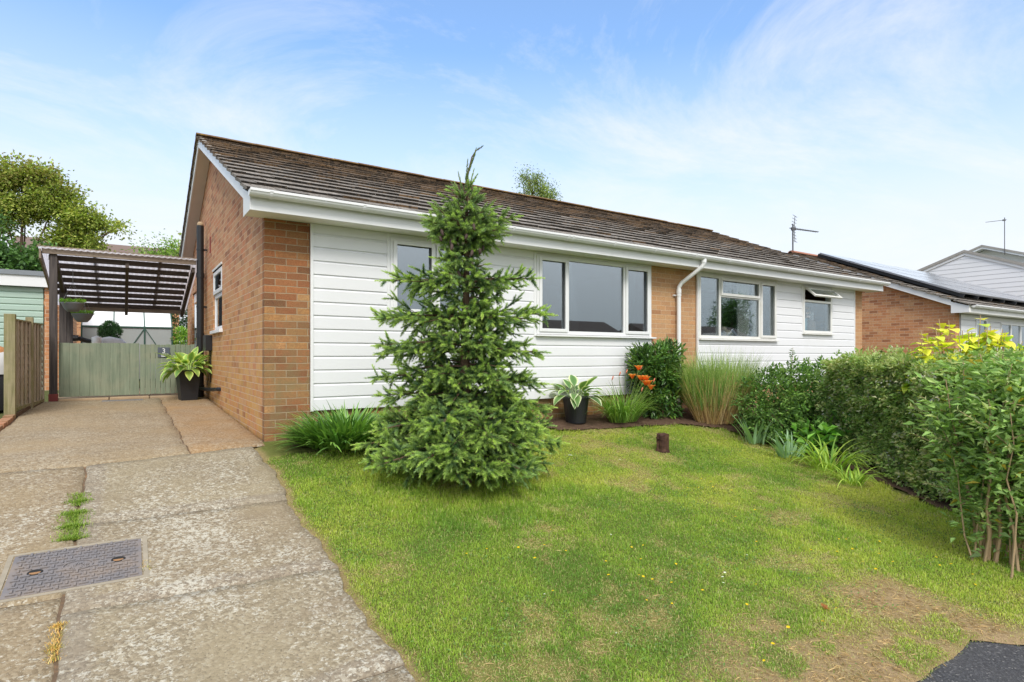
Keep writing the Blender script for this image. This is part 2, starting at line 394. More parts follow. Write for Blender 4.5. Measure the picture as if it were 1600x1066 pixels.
def pal(rng, n, cols, jit=.18):
    cols = np.array(cols) * GAIN; i = rng.integers(0, len(cols), n); j = rng.integers(0, len(cols), n); t = rng.random((n, 1)) * .5
    return np.clip((cols[i] * (1 - t) + cols[j] * t) * (1 + jit * rng.normal(size=(n, 1))), .002, 1)
def ribbons(name, base, az, elev, bend, L, W, col, mat, parent, K=5, tipcol=None, fold=.0, ymax=None, profile=None, edge=None, zmin=None):
    """n arching strap blades; az azimuth, elev start angle, bend total angle lost on the way"""
    n = len(base); L = np.broadcast_to(L, (n,)); W = np.broadcast_to(W, (n,))
    h = np.stack([np.cos(az), np.sin(az), np.zeros(n)], 1); side = np.stack([-np.sin(az), np.cos(az), np.zeros(n)], 1)
    p = base.copy(); P = [p.copy()]
    for k in range(K):
        e = elev - bend * ((k + .5) / K) ** 1.3
        p = p + (h * np.cos(e)[:, None] + np.array([0, 0, 1.]) * np.sin(e)[:, None]) * (L / K)[:, None]
        P.append(p.copy())
    prof = profile or (lambda t: (1 - t ** 2.2) * (.55 + .9 * min(t * 3, .5)))
    ncol = 5 if edge is not None else (3 if fold else 2)
    V = []; CC = []
    for k in range(K + 1):
        t = k / K; w = (W * max(prof(t), .03))[:, None] / 2
        q = P[k]
        if ymax is not None: q[:, 1] = np.minimum(q[:, 1], ymax)
        c = col if tipcol is None else col * (1 - t) + tipcol * t
        e = elev - bend * t ** 1.3
        un = -h * np.sin(e)[:, None] + np.array([0, 0, 1.]) * np.cos(e)[:, None]
        if ncol == 2: V += [q - side * w, q + side * w]; CC += [c, c]
        elif ncol == 3: V += [q - side * w + un * w * fold, q, q + side * w + un * w * fold]; CC += [c, c * .85, c]
        else:
            f = fold or .25
            V += [q - side * w + un * w * f, q - side * w * .55 + un * w * f * .6, q, q + side * w * .55 + un * w * f * .6, q + side * w + un * w * f]; CC += [edge, c * 1.05, c * .85, c * 1.05, edge]
    V = np.stack(V, 1)                                   # n,(K+1)*ncol,3
    if ymax is not None: V[:, :, 1] = np.minimum(V[:, :, 1], ymax)
    if zmin is not None: V[:, :, 2] = np.maximum(V[:, :, 2], T(V[:, :, 0].ravel(), V[:, :, 1].ravel()).reshape(V.shape[:2]) + zmin)
    CC = np.stack([np.broadcast_to(c, (n, 3)) for c in CC], 1)
    m = (K + 1) * ncol; q = []
    for k in range(K):
        for j in range(ncol - 1):
            a = k * ncol + j; q += [a, a + 1, a + 1 + ncol, a + ncol]
    f = (np.arange(n)[:, None] * m + np.array(q)[None]).ravel()
    return raw(name, V.reshape(-1, 3), f, np.full(n * K * (ncol - 1), 4), mat, parent, col=CC.reshape(-1, 3), smooth=True)

# ================================================================== THE SETTING
def grid_sheet(name, xs, ys, zf, mat, colf=None, keep=None, warp=None):
    X, Y = np.meshgrid(xs, ys); x, y = X.ravel(), Y.ravel()
    if warp: x, y = warp(x, y)
    z = zf(x, y)
    nx, ny = len(xs), len(ys)
    i = (np.arange(ny - 1)[:, None] * nx + np.arange(nx - 1)[None]).ravel()
    f = np.stack([i, i + 1, i + 1 + nx, i + nx], 1)
    if keep is not None:
        k = keep(x[f].mean(1), y[f].mean(1)); f = f[k]
    o = raw(name, np.stack([x, y, z], 1), f.ravel(), np.full(len(f), 4), mat, None, col=colf(x, y) if colf else None, smooth=True)
    return tag(o, kind='structure')
BX = lambda y: np.interp(y, [-5.4, -5.2, -4.8, -4.2, -3.5, -3, -2.3, -1.8, -1.1, -.8, -.62, 0], [5.0, 5.0, 5.15, 5.4, 5.75, 5.95, 6.1, 6.1, 6.0, 5.5, 3.4, 3.2])
EDGE = lambda y: -.115 + .022 * np.sin(y * 4.3) + .012 * np.sin(y * 13.1 + 1) + .008 * np.sin(y * 31.)
def front_edge(x): return -5.18 - np.clip((np.asarray(x) - 2.85) * 1.1, 0, 1.2) + .035 * np.sin(x * 2.1) + .05 * (fbm(np.asarray(x) * 5, np.asarray(x) * 0, 13) - .5)
gx = np.r_[-400, -150, -60, -30, -15, -8, np.arange(-5, 21, .5), 24, 30, 40, 60, 150, 400]
gy = np.r_[-400, -150, -60, -30, -20, -14, -10, -8, np.arange(-7, 12.1, .25), 14, 18, 24, 40, 60, 150, 400]
grid_sheet('ground', gx, gy, lambda x, y: T(x, y) - .05, M['ground'])
def dryness(x, y, bare=False):
    """0 lush .. 1 dead: worn ground along the path edge, thin dry patches elsewhere"""
    n = fbm(x * 1.7, y * 1.7, 3); n2 = fbm(x * 5, y * 5, 9)
    n3 = fbm(x * 3.1, y * 3.1, 17); isl = sstep(.60, .72, n3)
    edge = (1 - .75 * isl) * sstep(-4.15, -4.95, y + (n - .5) * 1.3) * sstep(.35, 1.5, x + (n2 - .5) * .9) * sstep(3.45, 3.0, x)
    mound = sstep(-2.6, -1.3, y) * .34 * sstep(1.8, 3, x)
    right = sstep(2.2, 4.2, x) * .2
    d = sstep(.54, .84, n + (n2 - .5) * .7 + mound * .42 + right * .3 - .05) * .68
    rim = sstep(.1, .0, x - EDGE(y)) * .8
    e = np.clip(np.maximum(edge * (.6 + .62 * n2), np.maximum(rim, sstep(-5.14, -5.25, y) * .9 * sstep(3.1, 2.9, x))), 0, 1)
    return e if bare else np.clip(np.maximum(d, e), 0, 1)
def lawn_z(x, y):
    return T(x, y) + .03 * (fbm(x * 1.6, y * 1.6, 21) - .5) + .016 * (fbm(x * 7, y * 7, 5) - .5) - .02 * sstep(.12, 0, x - EDGE(y)) - .035 * sstep(.05, -.02, y - front_edge(x))
def lawn_col(x, y):
    d = dryness(x, y)[:, None]
    e = dryness(x, y, True)[:, None]; g = np.array([.15, .17, .045]); b = np.array([.30, .27, .09]); br = np.array([.40, .29, .165])
    return (g * (1 - d) + b * d) * (1 - e) + br * e
grid_sheet('lawn', np.arange(-.2, 9.01, .05), np.arange(-5.32, .051, .05), lawn_z, M['lawn'], lawn_col, warp=lambda x, y: ((lambda yy: (np.where(x < .3, EDGE(yy) + (x + .2) / .5 * (.3 - EDGE(yy)), x), yy))(np.where(y < -4.9, -4.9 + (y + 4.9) / .42 * (-front_edge(x) - 4.9) * 1.0, y))))
# asphalt footpath along the street, its surface a little below the turf
grid_sheet('footpath', np.arange(-12, 26, .5), np.r_[-7.2, -6.6, -6, -5.6, -5.2], lambda x, y: np.full_like(x, 0) + T(x, y * 0 - 5.27) - .035 - (y + 5.27) * -.01, M['asphalt'])
rd = MB(); rd.box(-40, 60, -13, -7.35, -.99, -.93); tag(rd.build('road', M['asphalt']), kind='structure')
kb = MB(); kb.box(-40, 60, -7.33, -7.2, -1.0, -.80); tag(kb.build('kerb', M['stone'], bevel=.01), kind='structure')
# mulch beds
def bed_z(x, y): return T(x, y) + .022 + .03 * (fbm(x * 9, y * 9, 31) - .5) + .02 * (fbm(x * 30, y * 30, 33) - .5)
o = grid_sheet('flower_bed', np.arange(-.1, 9.4, .04), np.arange(-5.25, .02, .04), bed_z, M['soil'],
           keep=lambda x, y: ((x > BX(y) + .06 + .12 * (fbm(x * 4, y * 4, 8) - .5)) & (y > -5.2)) | ((x < 1.45) & (x > 0.22) & (y > -.36 + .15 * (fbm(x * 4, y * 4, 8) - .5))))

# concrete drive: slabs with open joints
def build_drive():
    V = []; F = []; C = []
    def slab(x0, x1, f0, f1, tint, step=.05, th=.012, dz=0., band=True):
        ylen = f1((x0 + x1) / 2) - f0((x0 + x1) / 2)
        nx = max(2, int((x1 - x0) / step)); ny = max(2, int(ylen / step))
        X, Y = np.meshgrid(np.linspace(0, 1, nx + 1), np.linspace(0, 1, ny + 1))
        # sharper rows next to the arrises
        X = np.where((X > 0) & (X < 1 / nx * 1.5), .008 / (x1 - x0) * 1.2, np.where((X < 1) & (X > 1 - 1 / nx * 1.5), 1 - .008 / (x1 - x0) * 1.2, X))
        Y = np.where((Y > 0) & (Y < 1 / ny * 1.5), .008 / ylen * 1.2, np.where((Y < 1) & (Y > 1 - 1 / ny * 1.5), 1 - .008 / ylen * 1.2, Y))
        xm = x0 + (x1 - x0) * X
        y = f0(xm) + (f1(xm) - f0(xm)) * Y
        xr = x1 if x1 < -.3 or x1 > -.05 else EDGE(y)
        wob = lambda xx: .010 * np.sin(y * 5 + xx * 5) + .005 * np.sin(y * 19)
        xa = x0 + wob(round(x0, 1)); xb = xr + (wob(round(x1, 1)) if x1 < -.3 else 0)
        x = xa + (xb - xa) * X
        edge = np.minimum(np.minimum(X * (x1 - x0), (1 - X) * (x1 - x0)), np.minimum(Y * ylen, (1 - Y) * ylen))
        z = T(x, y) + th + dz + .006 * (fbm(x * 3, y * 3, 2) - .5) - .016 * sstep(.009, 0, edge)
        b = len(V)
        col = np.array(tint)[None, None] * (1 + .3 * (fbm(x * 1.5, y * 1.5, 40)[..., None] - .5))
        if band:
            sb = (sstep(.14, .11, np.minimum(X * (x1 - x0), Y * ylen)) * .45)[..., None]; col = col * (1 - sb) + np.array([.25, .225, .205]) * sb
        for q, c in zip(np.stack([x, y, z], -1).reshape(-1, 3), col.reshape(-1, 3)): V.append(q); C.append(c)
        n = nx + 1
        for j in range(ny):
            for i in range(nx): F.append((b + j * n + i, b + j * n + i + 1, b + (j + 1) * n + i + 1, b + (j + 1) * n + i))
    w1 = lambda x: .006 * np.sin(np.asarray(x) * 13) + .004 * np.sin(np.asarray(x) * 31)
    J1 = lambda x: np.interp(x, [-2.4, -1.5, -.75, 0], [-.33, -.35, -.25, -.15]) + w1(x)
    J2 = lambda x: np.interp(x, [-1.5, -.1], [-1.55, -1.58]) + w1(x)
    J3 = lambda x: np.interp(x, [-1.5, -.1], [-2.71, -2.81]) + w1(x)
    J3l = lambda x: -2.51 + w1(x) + 0 * np.asarray(x)
    J4 = lambda x: np.interp(x, [-1.5, -.1], [-3.98, -3.87]) + w1(x)
    K = lambda v: (lambda x: v + 0 * np.asarray(x))
    up = lambda f: (lambda x: f(x) + .008); dn = lambda f: (lambda x: f(x) - .008)
    tan = (.36, .285, .18); org = (.385, .25, .125); gry = (.34, .295, .20); gry2 = (.31, .26, .175); lft = (.32, .255, .16)
    slab(-.705, -.02, up(J1), K(5.0), org, band=False)                 # orange strip by the gable wall
    slab(-2.34, -.715, up(J1), K(5.0), tan, band=False)
    slab(-1.494, -.12, up(J2), dn(J1), gry)
    slab(-2.34, -1.506, up(J3l), dn(J1), lft, band=False)
    slab(-1.494, -.12, up(J3), dn(J2), gry2)
    slab(-1.494, -.12, up(J4), dn(J3), (.325, .28, .19))
    slab(-2.34, -1.506, K(-5.27), dn(J3l), lft, dz=-.006, band=False)
    slab(-1.494, -.12, K(-5.27), dn(J4), gry2)
    o = raw('driveway', np.array(V), np.array(F).ravel(), np.full(len(F), 4), M['concrete'], None, col=np.array(C), smooth=True)
    return tag(o, kind='structure')
build_drive()
# crumbly dirt that fills the joints under the slabs
grid_sheet('joint_dirt', np.linspace(-2.36, -.02, 40), np.arange(-5.27, 5.0, .06), lambda x, y: T(x, y) - .004 + .012 * (fbm(x * 12, y * 12, 4) - .5), M['dirt'], warp=lambda x, y: (-2.36 + (x + 2.36) / 2.34 * (np.where(y > -.1, -.025, EDGE(y) - .004) + 2.36), y))
yd = MB(); yd.box(-2.2, -.02, 5.2, 9.6, .15, .215); tag(yd.build('yard_paving', M['stone']), kind='structure')

# ------------------------------------------------------------------ grass
def build_grass():
    rng = np.random.default_rng(3)
    n = 820000
    x = rng.uniform(-.16, 6.7, n); y = rng.uniform(-5.75, -.35, n)
    cx, cy = -1.24, -6.51
    dist = np.hypot(x - cx, y - cy)
    keep = rng.random(n) < np.clip(1.25 - dist * .075, .45, 1)
    ragged = .10 * (fbm(x * 6, y * 6, 50) - .45)
    keep &= (x > EDGE(y) - .03 + ragged * .4) & (y > front_edge(x) - .01) & (x < BX(y) + ragged * 2.4)
    keep &= ~((x < 1.35) & (y > -.55 + ragged))
    d = dryness(x, y)
    clump = fbm(x * 9, y * 9, 60)
    bare = dryness(x, y, True); keep &= rng.random(n) < np.clip(1.1 - d * .25 - bare * .80 + (clump - .5) * .8, .06, 1)
    x, y, d, clump, dist = [a[keep] for a in (x, y, d, clump, dist)]
    n = len(x)
    h1 = fbm(x * 2.3, y * 2.3, 70); h2 = fbm(x * 1.1, y * 1.1, 80); tuft = sstep(.56, .72, fbm(x * 3.4, y * 3.4, 90))
    edgey = sstep(.4, 0, BX(y) - x) + sstep(.14, 0, x - EDGE(y)) * .25
    L = (.015 + .013 * rng.random(n) + .020 * tuft * rng.random(n) + .010 * h1 + .05 * edgey * rng.random(n) ** 2) * (1 - .45 * d)
    dx, dy = x - 1.45, y + 1.75
    L = np.where(np.hypot(dx, dy) < 1.05, L * 1.7, L)
    W = (.0021 + .0016 * rng.random(n)) * np.clip(.75 + dist * .10, 1, 1.75)
    az = rng.uniform(0, 2 * PI, n) ; lean = np.abs(rng.normal(.75, .38, n)) + d * .35
    z = lawn_z(x, y) - .004
    h = np.stack([np.cos(az), np.sin(az), 0 * az], 1); s = np.stack([-np.sin(az), np.cos(az), 0 * az], 1); u = np.array([0, 0, 1.])
    b = np.stack([x, y, z], 1)
    m = b + (h * np.sin(lean * .6)[:, None] + u * np.cos(lean * .6)[:, None]) * (L * .55)[:, None]
    t = m + (h * np.sin(np.minimum(lean * 1.7, 1.9))[:, None] + u * np.cos(np.minimum(lean * 1.7, 1.9))[:, None]) * (L * .5)[:, None]
    w = W[:, None] / 2
    v = np.stack([b - s * w, b + s * w, m + s * w * .9, m - s * w * .9, t], 1).reshape(-1, 3)
    k = np.arange(n)[:, None] * 5
    f = (k + np.array([[0, 1, 2, 3, 3, 2, 4]])).ravel(); lt = np.tile([4, 3], n)
    green = np.array([.34, .48, .060]); deep = np.array([.17, .31, .045]); lime = np.array([.52, .58, .10]); straw = np.array([.64, .50, .25])
    q = np.clip(.5 + (h2 - .5) * 1.6 + (h1 - .5) * 1.1 + rng.normal(0, .16, n) + sstep(1.3, 3.4, x) * .20 - .10, 0, 1)[:, None]
    c = np.where(q < .5, deep * (1 - q * 2) + green * q * 2, green * (2 - q * 2) + lime * (q * 2 - 1))
    dd = np.clip(rng.random(n) < (.09 + d * .80), 0, 1).astype(float)[:, None]
    c = c * (1 - dd * .85) + straw * dd * .85
    c *= (1 + .16 * rng.normal(size=(n, 1))); c = np.clip(c, .01, .6)
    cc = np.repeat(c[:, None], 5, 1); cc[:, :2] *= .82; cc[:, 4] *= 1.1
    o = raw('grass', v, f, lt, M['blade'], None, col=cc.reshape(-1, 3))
    tag(o, kind='stuff')
    # broad-leaved weeds and clover among the blades
    n = 40000
    x = rng.uniform(-.05, 5.9, n); y = rng.uniform(-5.2, -.4, n)
    cl = fbm(x * 2.6, y * 2.6, 100); k = (rng.random(n) < sstep(.52, .7, cl) * .8 + .05) & (x < BX(y) - .05) & (rng.random(n) > dryness(x, y) * .75) & (x > EDGE(y) + .05) & ~((x < 1.4) & (y > -.6))
    x, y = x[k], y[k]; n = len(x)
    az = rng.uniform(0, 2 * PI, n); el = rng.uniform(.1, .9, n)
    d = np.stack([np.cos(az) * np.cos(el), np.sin(az) * np.cos(el), np.sin(el)], 1)
    c = np.stack([x, y, lawn_z(x, y) + rng.uniform(.004, .026, n)], 1)
    o = leaf_mesh('clover_leaves', c, d, np.tile([0, 0, 1.], (n, 1)), rng.uniform(.010, .026, n), rng.uniform(.007, .015, n), pal(rng, n, [(.085, .15, .03), (.11, .18, .04), (.065, .12, .035)]), M['leaf'], None)
    tag(o, kind='stuff')
    # loose straw lying on the worn strip
    n = 60000
    x = rng.uniform(0, 4.2, n); y = rng.uniform(-5.3, -.6, n); d = np.maximum(dryness(x, y) * .55, dryness(x, y, True))
    k = (rng.random(n) < d ** 1.5) & (y > front_edge(x)) & (x > EDGE(y)); x, y = x[k], y[k]; n = len(x)
    az = rng.uniform(0, 2 * PI, n); dv = np.stack([np.cos(az), np.sin(az), rng.normal(.05, .15, n)], 1)
    o = leaf_mesh('dry_thatch', np.stack([x, y, lawn_z(x, y) + .006], 1), nrm(dv), np.tile([0, 0, 1.], (n, 1)), rng.uniform(.02, .07, n), .0028, pal(rng, n, [(.30, .22, .115), (.22, .155, .08), (.36, .28, .15), (.25, .18, .09)]), M['straw'], None)
    tag(o, kind='stuff')
build_grass()
# tufts growing out of the drive's long joint
def joint_tuft(name, label, x, y0, y1, n, cols, hgt, spread=.045):
    rng = np.random.default_rng(int(abs(y0 * 100)))
    yy = rng.uniform(y0, y1, n); yy = yy + .03 * np.sin(yy * 30)
    b = np.stack([x + rng.normal(0, spread, n), yy, np.zeros(n)], 1); b[:, 2] = T(b[:, 0], b[:, 1]) + .005
    c = pal(rng, n, cols)
    o = ribbons(name, b, rng.uniform(0, 2 * PI, n), rng.uniform(.5, 1.5, n), rng.uniform(.3, 1.2, n), rng.uniform(.5, 1, n) * hgt, .004, c, M['blade'], None, K=3)
    return tag(o, label, 'grass tuft')
G1 = [(.13, .2, .03), (.2, .25, .05), (.08, .14, .02)]; G2 = [(.4, .24, .08), (.45, .32, .13), (.2, .2, .05)]
joint_tuft('grass_tuft', 'uppermost short green grass tuft in the long crack of the drive', -1.51, -1.24, -1.02, 900, G1, .04, .035)
joint_tuft('grass_tuft', 'larger green grass tuft in the drive crack just above the iron cover', -1.52, -1.80, -1.28, 2600, G1, .045, .04)
joint_tuft('grass_tuft', 'dried orange-brown grass tuft in the crack below the iron cover', -1.505, -3.15, -2.80, 420, G2, .03, .016)
joint_tuft('grass_tuft', 'tiny dried tuft at the right edge of the iron cover', -1.125, -2.36, -2.28, 120, G2, .035, .018)

# ================================================================== BUILDINGS
def cut_boxes(mb, x0, x1, z0, z1, holes, y0, y1):
    xs = sorted({x0, x1, *[h[0] for h in holes], *[h[1] for h in holes]}); zs = sorted({z0, z1, *[h[2] for h in holes], *[h[3] for h in holes]})
    for a, b in zip(xs, xs[1:]):
        run = None
        for c, d in zip(zs, zs[1:]):
            mx, mz = (a + b) / 2, (c + d) / 2
            solid = a >= x0 and b <= x1 and c >= z0 and d <= z1 and not any(h[0] < mx < h[1] and h[2] < mz < h[3] for h in holes)
            if solid: run = (run[0], d) if run else (c, d)
            if run and (not solid or d == zs[-1]):
                mb.box(a, b, y0, y1, run[0], run[1]); run = None
def cladding(name, parent, x0, x1, z0, z1, holes, mat, yf=-.030, pitch=.15, depth=.013):
    """shiplap boards: flat face, cove at the top, small lip over the next board"""
    mb = MB()
    k = 0
    while z0 + k * pitch < z1 - 1e-4:
        b0 = z0 + k * pitch; br = [b0, b0 + pitch * .80, b0 + pitch * .91, b0 + pitch]
        py = lambda z: yf if z <= br[1] else (yf + depth if z >= br[2] else yf + depth * (z - br[1]) / (br[2] - br[1]))
        zs = sorted({z for z in br + [h[2] for h in holes] + [h[3] for h in holes] + [z1] if b0 - 1e-6 <= z <= min(b0 + pitch, z1) + 1e-6})
        xs = sorted({x0, x1, *[h[0] for h in holes], *[h[1] for h in holes]})
        for za, zb in zip(zs, zs[1:]):
            for xa, xb in zip(xs, xs[1:]):
                mx, mz = (xa + xb) / 2, (za + zb) / 2
                if any(h[0] < mx < h[1] and h[2] < mz < h[3] for h in holes): continue
                mb.add([(xa, py(za + 1e-6), za), (xb, py(za + 1e-6), za), (xb, py(zb - 1e-6), zb), (xa, py(zb - 1e-6), zb)], [(0, 1, 2, 3)])
                if abs(za - b0) < 1e-6: mb.add([(xa, yf + depth + .001, za), (xb, yf + depth + .001, za), (xb, yf, za), (xa, yf, za)], [(0, 1, 2, 3)])
        k += 1
    cut_boxes(mb, x0, x1, z0, z1, holes, yf + depth + .002, .10)
    return mb.build(name, mat, parent)

def tiles(name, parent, x0, x1, ye, ze, yr, zr, rows, w, mat, seed, side=1):
    """one roof slope of lapped interlocking tiles, each a tilted slab with its own small misfit"""
    rng = np.random.default_rng(seed)
    S = Vector((0, yr - ye, zr - ze)); L = S.length; S.normalize(); N = Vector((0, -S.z, S.y)) if yr > ye else Vector((0, S.z, -S.y))
    if N.z < 0: N = -N
    g = L / rows; mb = MB(); th = .032
    for r in range(rows):
        off = -w / 2 if r % 2 else 0
        n = int(round((x1 - x0) / w)) + 1
        for i in range(n):
            a, b = x0 + off + i * w, x0 + off + (i + 1) * w
            a, b = max(a, x0), min(b, x1)
            if b - a < .04: continue
            j = rng.normal(0, 1, 5)
            s0 = r * g + j[0] * .006; s1 = min(r * g + g + .05, L)
            n0 = .030 + j[1] * .0035; n1 = .002 + j[2] * .001
            tw = j[3] * .0025
            def P(x, s, nn): 
                q = Vector((0, ye, ze)) + S * s + N * nn; return (x, q.y, q.z)
            a2, b2 = a + .0015, b - .0015
            vs = [P(a2, s0, n0 - th), P(b2, s0, n0 - th + tw), P(b2, s1, n1 - th), P(a2, s1, n1 - th), P(a2, s0, n0), P(b2, s0, n0 + tw), P(b2, s1, n1), P(a2, s1, n1)]
            up_ = sstep(5, 9, r)
            c0 = np.array([.25, .225, .195]) * (1 - up_) + np.array([.135, .098, .066]) * up_
            c0 = np.clip(c0 * (1 + .13 * rng.normal()), .02, .5)
            lo = np.array([.030, .025, .021]) if rng.random() > .10 + .24 * up_ else np.array([.155, .095, .05]) * (1 + .3 * rng.normal())  # noses mostly painted near-black as if in shade, the rest lichen-brown
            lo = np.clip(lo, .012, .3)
            base = len(mb.v)
            # nose: own vertices, so the shade put in its colour stops at the arris
            mb.add(vs, [(4, 5, 6, 7), (1, 2, 6, 5), (3, 0, 4, 7), (0, 3, 2, 1)])
            for q in range(base, base + 8): mb.c[q] = tuple(c0)
            mid = lambda p, q, f: tuple(p[m] + (q[m] - p[m]) * f for m in range(3))
            b3 = len(mb.v)
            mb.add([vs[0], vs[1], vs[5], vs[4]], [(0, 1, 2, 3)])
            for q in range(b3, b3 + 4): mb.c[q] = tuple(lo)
    return mb.build(name, mat, parent, color=True)

def gutter(name, parent, x0, x1, yc, zt, mat, r=.056, brackets=(), end_left=True):
    mb = MB(); prof = [(yc + math.cos(a) * r, zt + math.sin(a) * r * 1.05) for a in [PI + PI * k / 10 for k in range(11)]]
    inner = [(yc + math.cos(a) * (r - .006), zt + math.sin(a) * (r - .006) * 1.05 + .002) for a in [PI + PI * k / 10 for k in range(11)]][::-1]
    poly = [(yc - r - .005, zt + .014)] + [(yc - r - .005, zt - .012)] + prof + inner
    mb.prism(poly, 'x', x0, x1)
    mb.prism(prof, 'x', x0 - .004, x0); mb.prism(prof, 'x', x1, x1 + .004)
    g = mb.build(name, mat, parent)
    for bx in brackets:
        m = MB(); pr2 = [(yc + math.cos(a) * (r + .006), zt + math.sin(a) * (r + .006) * 1.05) for a in [PI + PI * k / 8 for k in range(9)]]
        pr3 = [(yc + math.cos(a) * (r + .0005), zt + math.sin(a) * (r + .0005) * 1.05) for a in [PI + PI * k / 8 for k in range(9)]][::-1]
        m.prism(pr2 + pr3, 'x', bx - .014, bx + .014); m.box(bx - .014, bx + .014, yc - r - .010, yc - r + .012, zt - .004, zt + .010)
        m.box(bx - .012, bx + .012, yc + r - .002, yc + r + .006, zt - .07, zt)
        m.build('gutter_bracket', mat, g)
    return g

def window(parent, x0, x1, z0, z1, mulls, transoms, casements, panes, sill=None, handles=(), mat=None, glass=None, yf=-.05, fw=.05):
    """outer frame with mullions at x, transoms (x0,x1,z), opening casements (x0,x1,z0,z1), glass"""
    mat = mat or M['upvc']; glass = glass or M['glass']
    mb = MB(); y0, y1 = yf, .03
    mb.box(x0, x0 + fw, y0, y1, z0, z1); mb.box(x1 - fw, x1, y0, y1, z0, z1)
    mb.box(x0 + fw, x1 - fw, y0, y1, z0, z0 + fw); mb.box(x0 + fw, x1 - fw, y0, y1, z1 - fw, z1)
    for x in mulls: mb.box(x - .022, x + .022, y0 + .002, y1, z0 + fw, z1 - fw)
    for a, b, z in transoms: mb.box(a, b, y0 + .004, y1, z - .022, z + .022)
    w = mb.build('window', mat, parent, bevel=.003)
    for a, b, c, d in casements:
        m = MB(); cw = .045; yy0, yy1 = yf - .018, yf - .001
        for (p, q, r, s) in ((a, a + cw, c, d), (b - cw, b, c, d), (a + cw, b - cw, c, c + cw), (a + cw, b - cw, d - cw, d)): m.box(p, q, yy0, yy1, r, s)
        m.build('casement', mat, w, bevel=.004)
    for a, b, c, d in panes:
        m = MB(); m.box(a, b, -.022, -.016, c, d); m.build('pane', glass, w)
        s = MB()                                              # dark spacer gasket
        for (p, q, r, t) in ((a, a + .006, c, d), (b - .006, b, c, d), (a + .006, b - .006, c, c + .006), (a + .006, b - .006, d - .006, d)): s.box(p, q, -.0285, -.0222, r, t)
        s.build('gasket', M['charcoal'], w)
    if sill:
        a, b, p = sill; m = MB(); m.prism([(-p, z0 - .030), (-p, z0 - .008), (.02, z0 + .0), (.02, z0 - .030)], 'x', a, b); m.build('sill', mat, w, bevel=.003)
    for hx, hz in handles:
        m = MB(); m.box(hx - .008, hx + .008, -.012, .004, hz - .06, hz + .06); m.box(hx - .01, hx + .01, -.010, .03, hz + .045, hz + .07); m.build('handle', mat, w)
    return w
def text_mesh(name, s, size, mat, parent, loc, rot, ext=.003):
    cu = bpy.data.curves.new(name, 'FONT'); cu.body = s; cu.size = size; cu.extrude = ext; cu.align_x = 'CENTER'
    tmp = bpy.data.objects.new(name + '_tmp', cu); COL.objects.link(tmp)
    me = bpy.data.meshes.new_from_object(tmp); bpy.data.objects.remove(tmp)
    o = bpy.data.objects.new(name, me); me.materials.clear(); me.materials.append(mat); COL.objects.link(o)
    o.location = loc; o.rotation_euler = rot; o.parent = parent; return o

# ---- the bungalow -------------------------------------------------
H = thing('semi_detached_bungalow', 'long low bungalow of brick and white boarding under a brown lichened tile roof', 'house')
XR = 12.72; SOF = 2.35
# roof geometry
YE, ZE, YR, ZR, YB, ZB = -.40, 2.525, 4.27, 4.50, 8.95, 2.45
def roof_z(y): return ZE + (y - YE) * (ZR - ZE) / (YR - YE) if y < YR else ZR + (y - YR) * (ZB - ZR) / (YB - YR)
# gable wall with its window opening, built as strips
gw = MB()
def gable_wall(mb, x0, x1, ya, yb, zb, holes, rz, ym, drop=.05):
    ys = sorted({ya, yb, ym, *[h[0] for h in holes], *[h[1] for h in holes]})
    for a, b in zip(ys, ys[1:]):
        hs = [h for h in holes if h[0] < (a + b) / 2 < h[1]]
        top = lambda y: rz(y) - drop
        zc = zb
        for h in sorted(hs, key=lambda h: h[2]):
            mb.box(x0, x1, a, b, zc, h[2]); zc = h[3]
        mb.prism([(a, zc), (b, zc), (b, top(b)), (a, top(a))], 'x', x0, x1)
gable_wall(gw, 0, .25, .105, 8.6, -.4, [(3.1, 4.12, 1.28, 2.27), (6.7, 7.5, .1, 2.2)], roof_z, YR)
gw.build('gable_wall', M['brick_gable'], H)
gw = MB(); gable_wall(gw, XR - .25, XR, .105, 8.6, -.4, [], roof_z, YR); gw.build('gable_wall', M['brick_pale'], H)
for a, b, m in ((0, .465, 'brick_front'), (5.80, 6.935, 'brick_pale'), (12.33, XR, 'brick_pale')):
    mb = MB(); mb.box(a, b, 0, .105, -.4, SOF - .002); mb.build('brick_pier', M[m], H)
mb = MB(); mb.box(.465, 5.80, .012, .105, -.5, .298); mb.build('plinth', M['brick_front'], H)
mb = MB(); mb.box(6.935, 12.33, .012, .105, -.5, .348); mb.build('plinth', M['brick_pale'], H)
mb = MB(); mb.box(.25, XR - .25, 8.4, 8.6, -.3, 2.5); mb.build('rear_wall', M['brick_pale'], H)
W1 = (1.38, 2.58, 1.38, 2.30); W2 = (3.52, 5.77, 1.20, 2.31); W3 = (6.965, 9.27, 1.20, 2.31); W4 = (10.22, 11.33, 1.36, 2.30)
cladding('cladding', H, .495, 5.80, .30, SOF - .003, [W1, W2], M['cladding'])
cladding('cladding', H, 6.965, 12.30, .35, SOF - .003, [W3, W4], M['cladding'])
for a, b, c, d in ((.466, .497, .29, SOF - .004), (1.345, 1.379, 1.3, SOF - .004), (2.581, 2.615, 1.3, SOF - .004), (3.478, 3.519, 1.17, SOF - .004), (5.771, 5.799, .29, SOF - .004),
                   (6.936, 6.964, .34, SOF - .004), (9.271, 9.30, 1.17, SOF - .004), (10.19, 10.219, 1.33, SOF - .004), (11.331, 11.36, 1.33, SOF - .004), (12.298, 12.332, .34, SOF - .004)):
    tr = MB(); tr.box(a, b, -.041, -.008, c, d); tr.build('corner_trim', M['upvc'], H, bevel=.003)
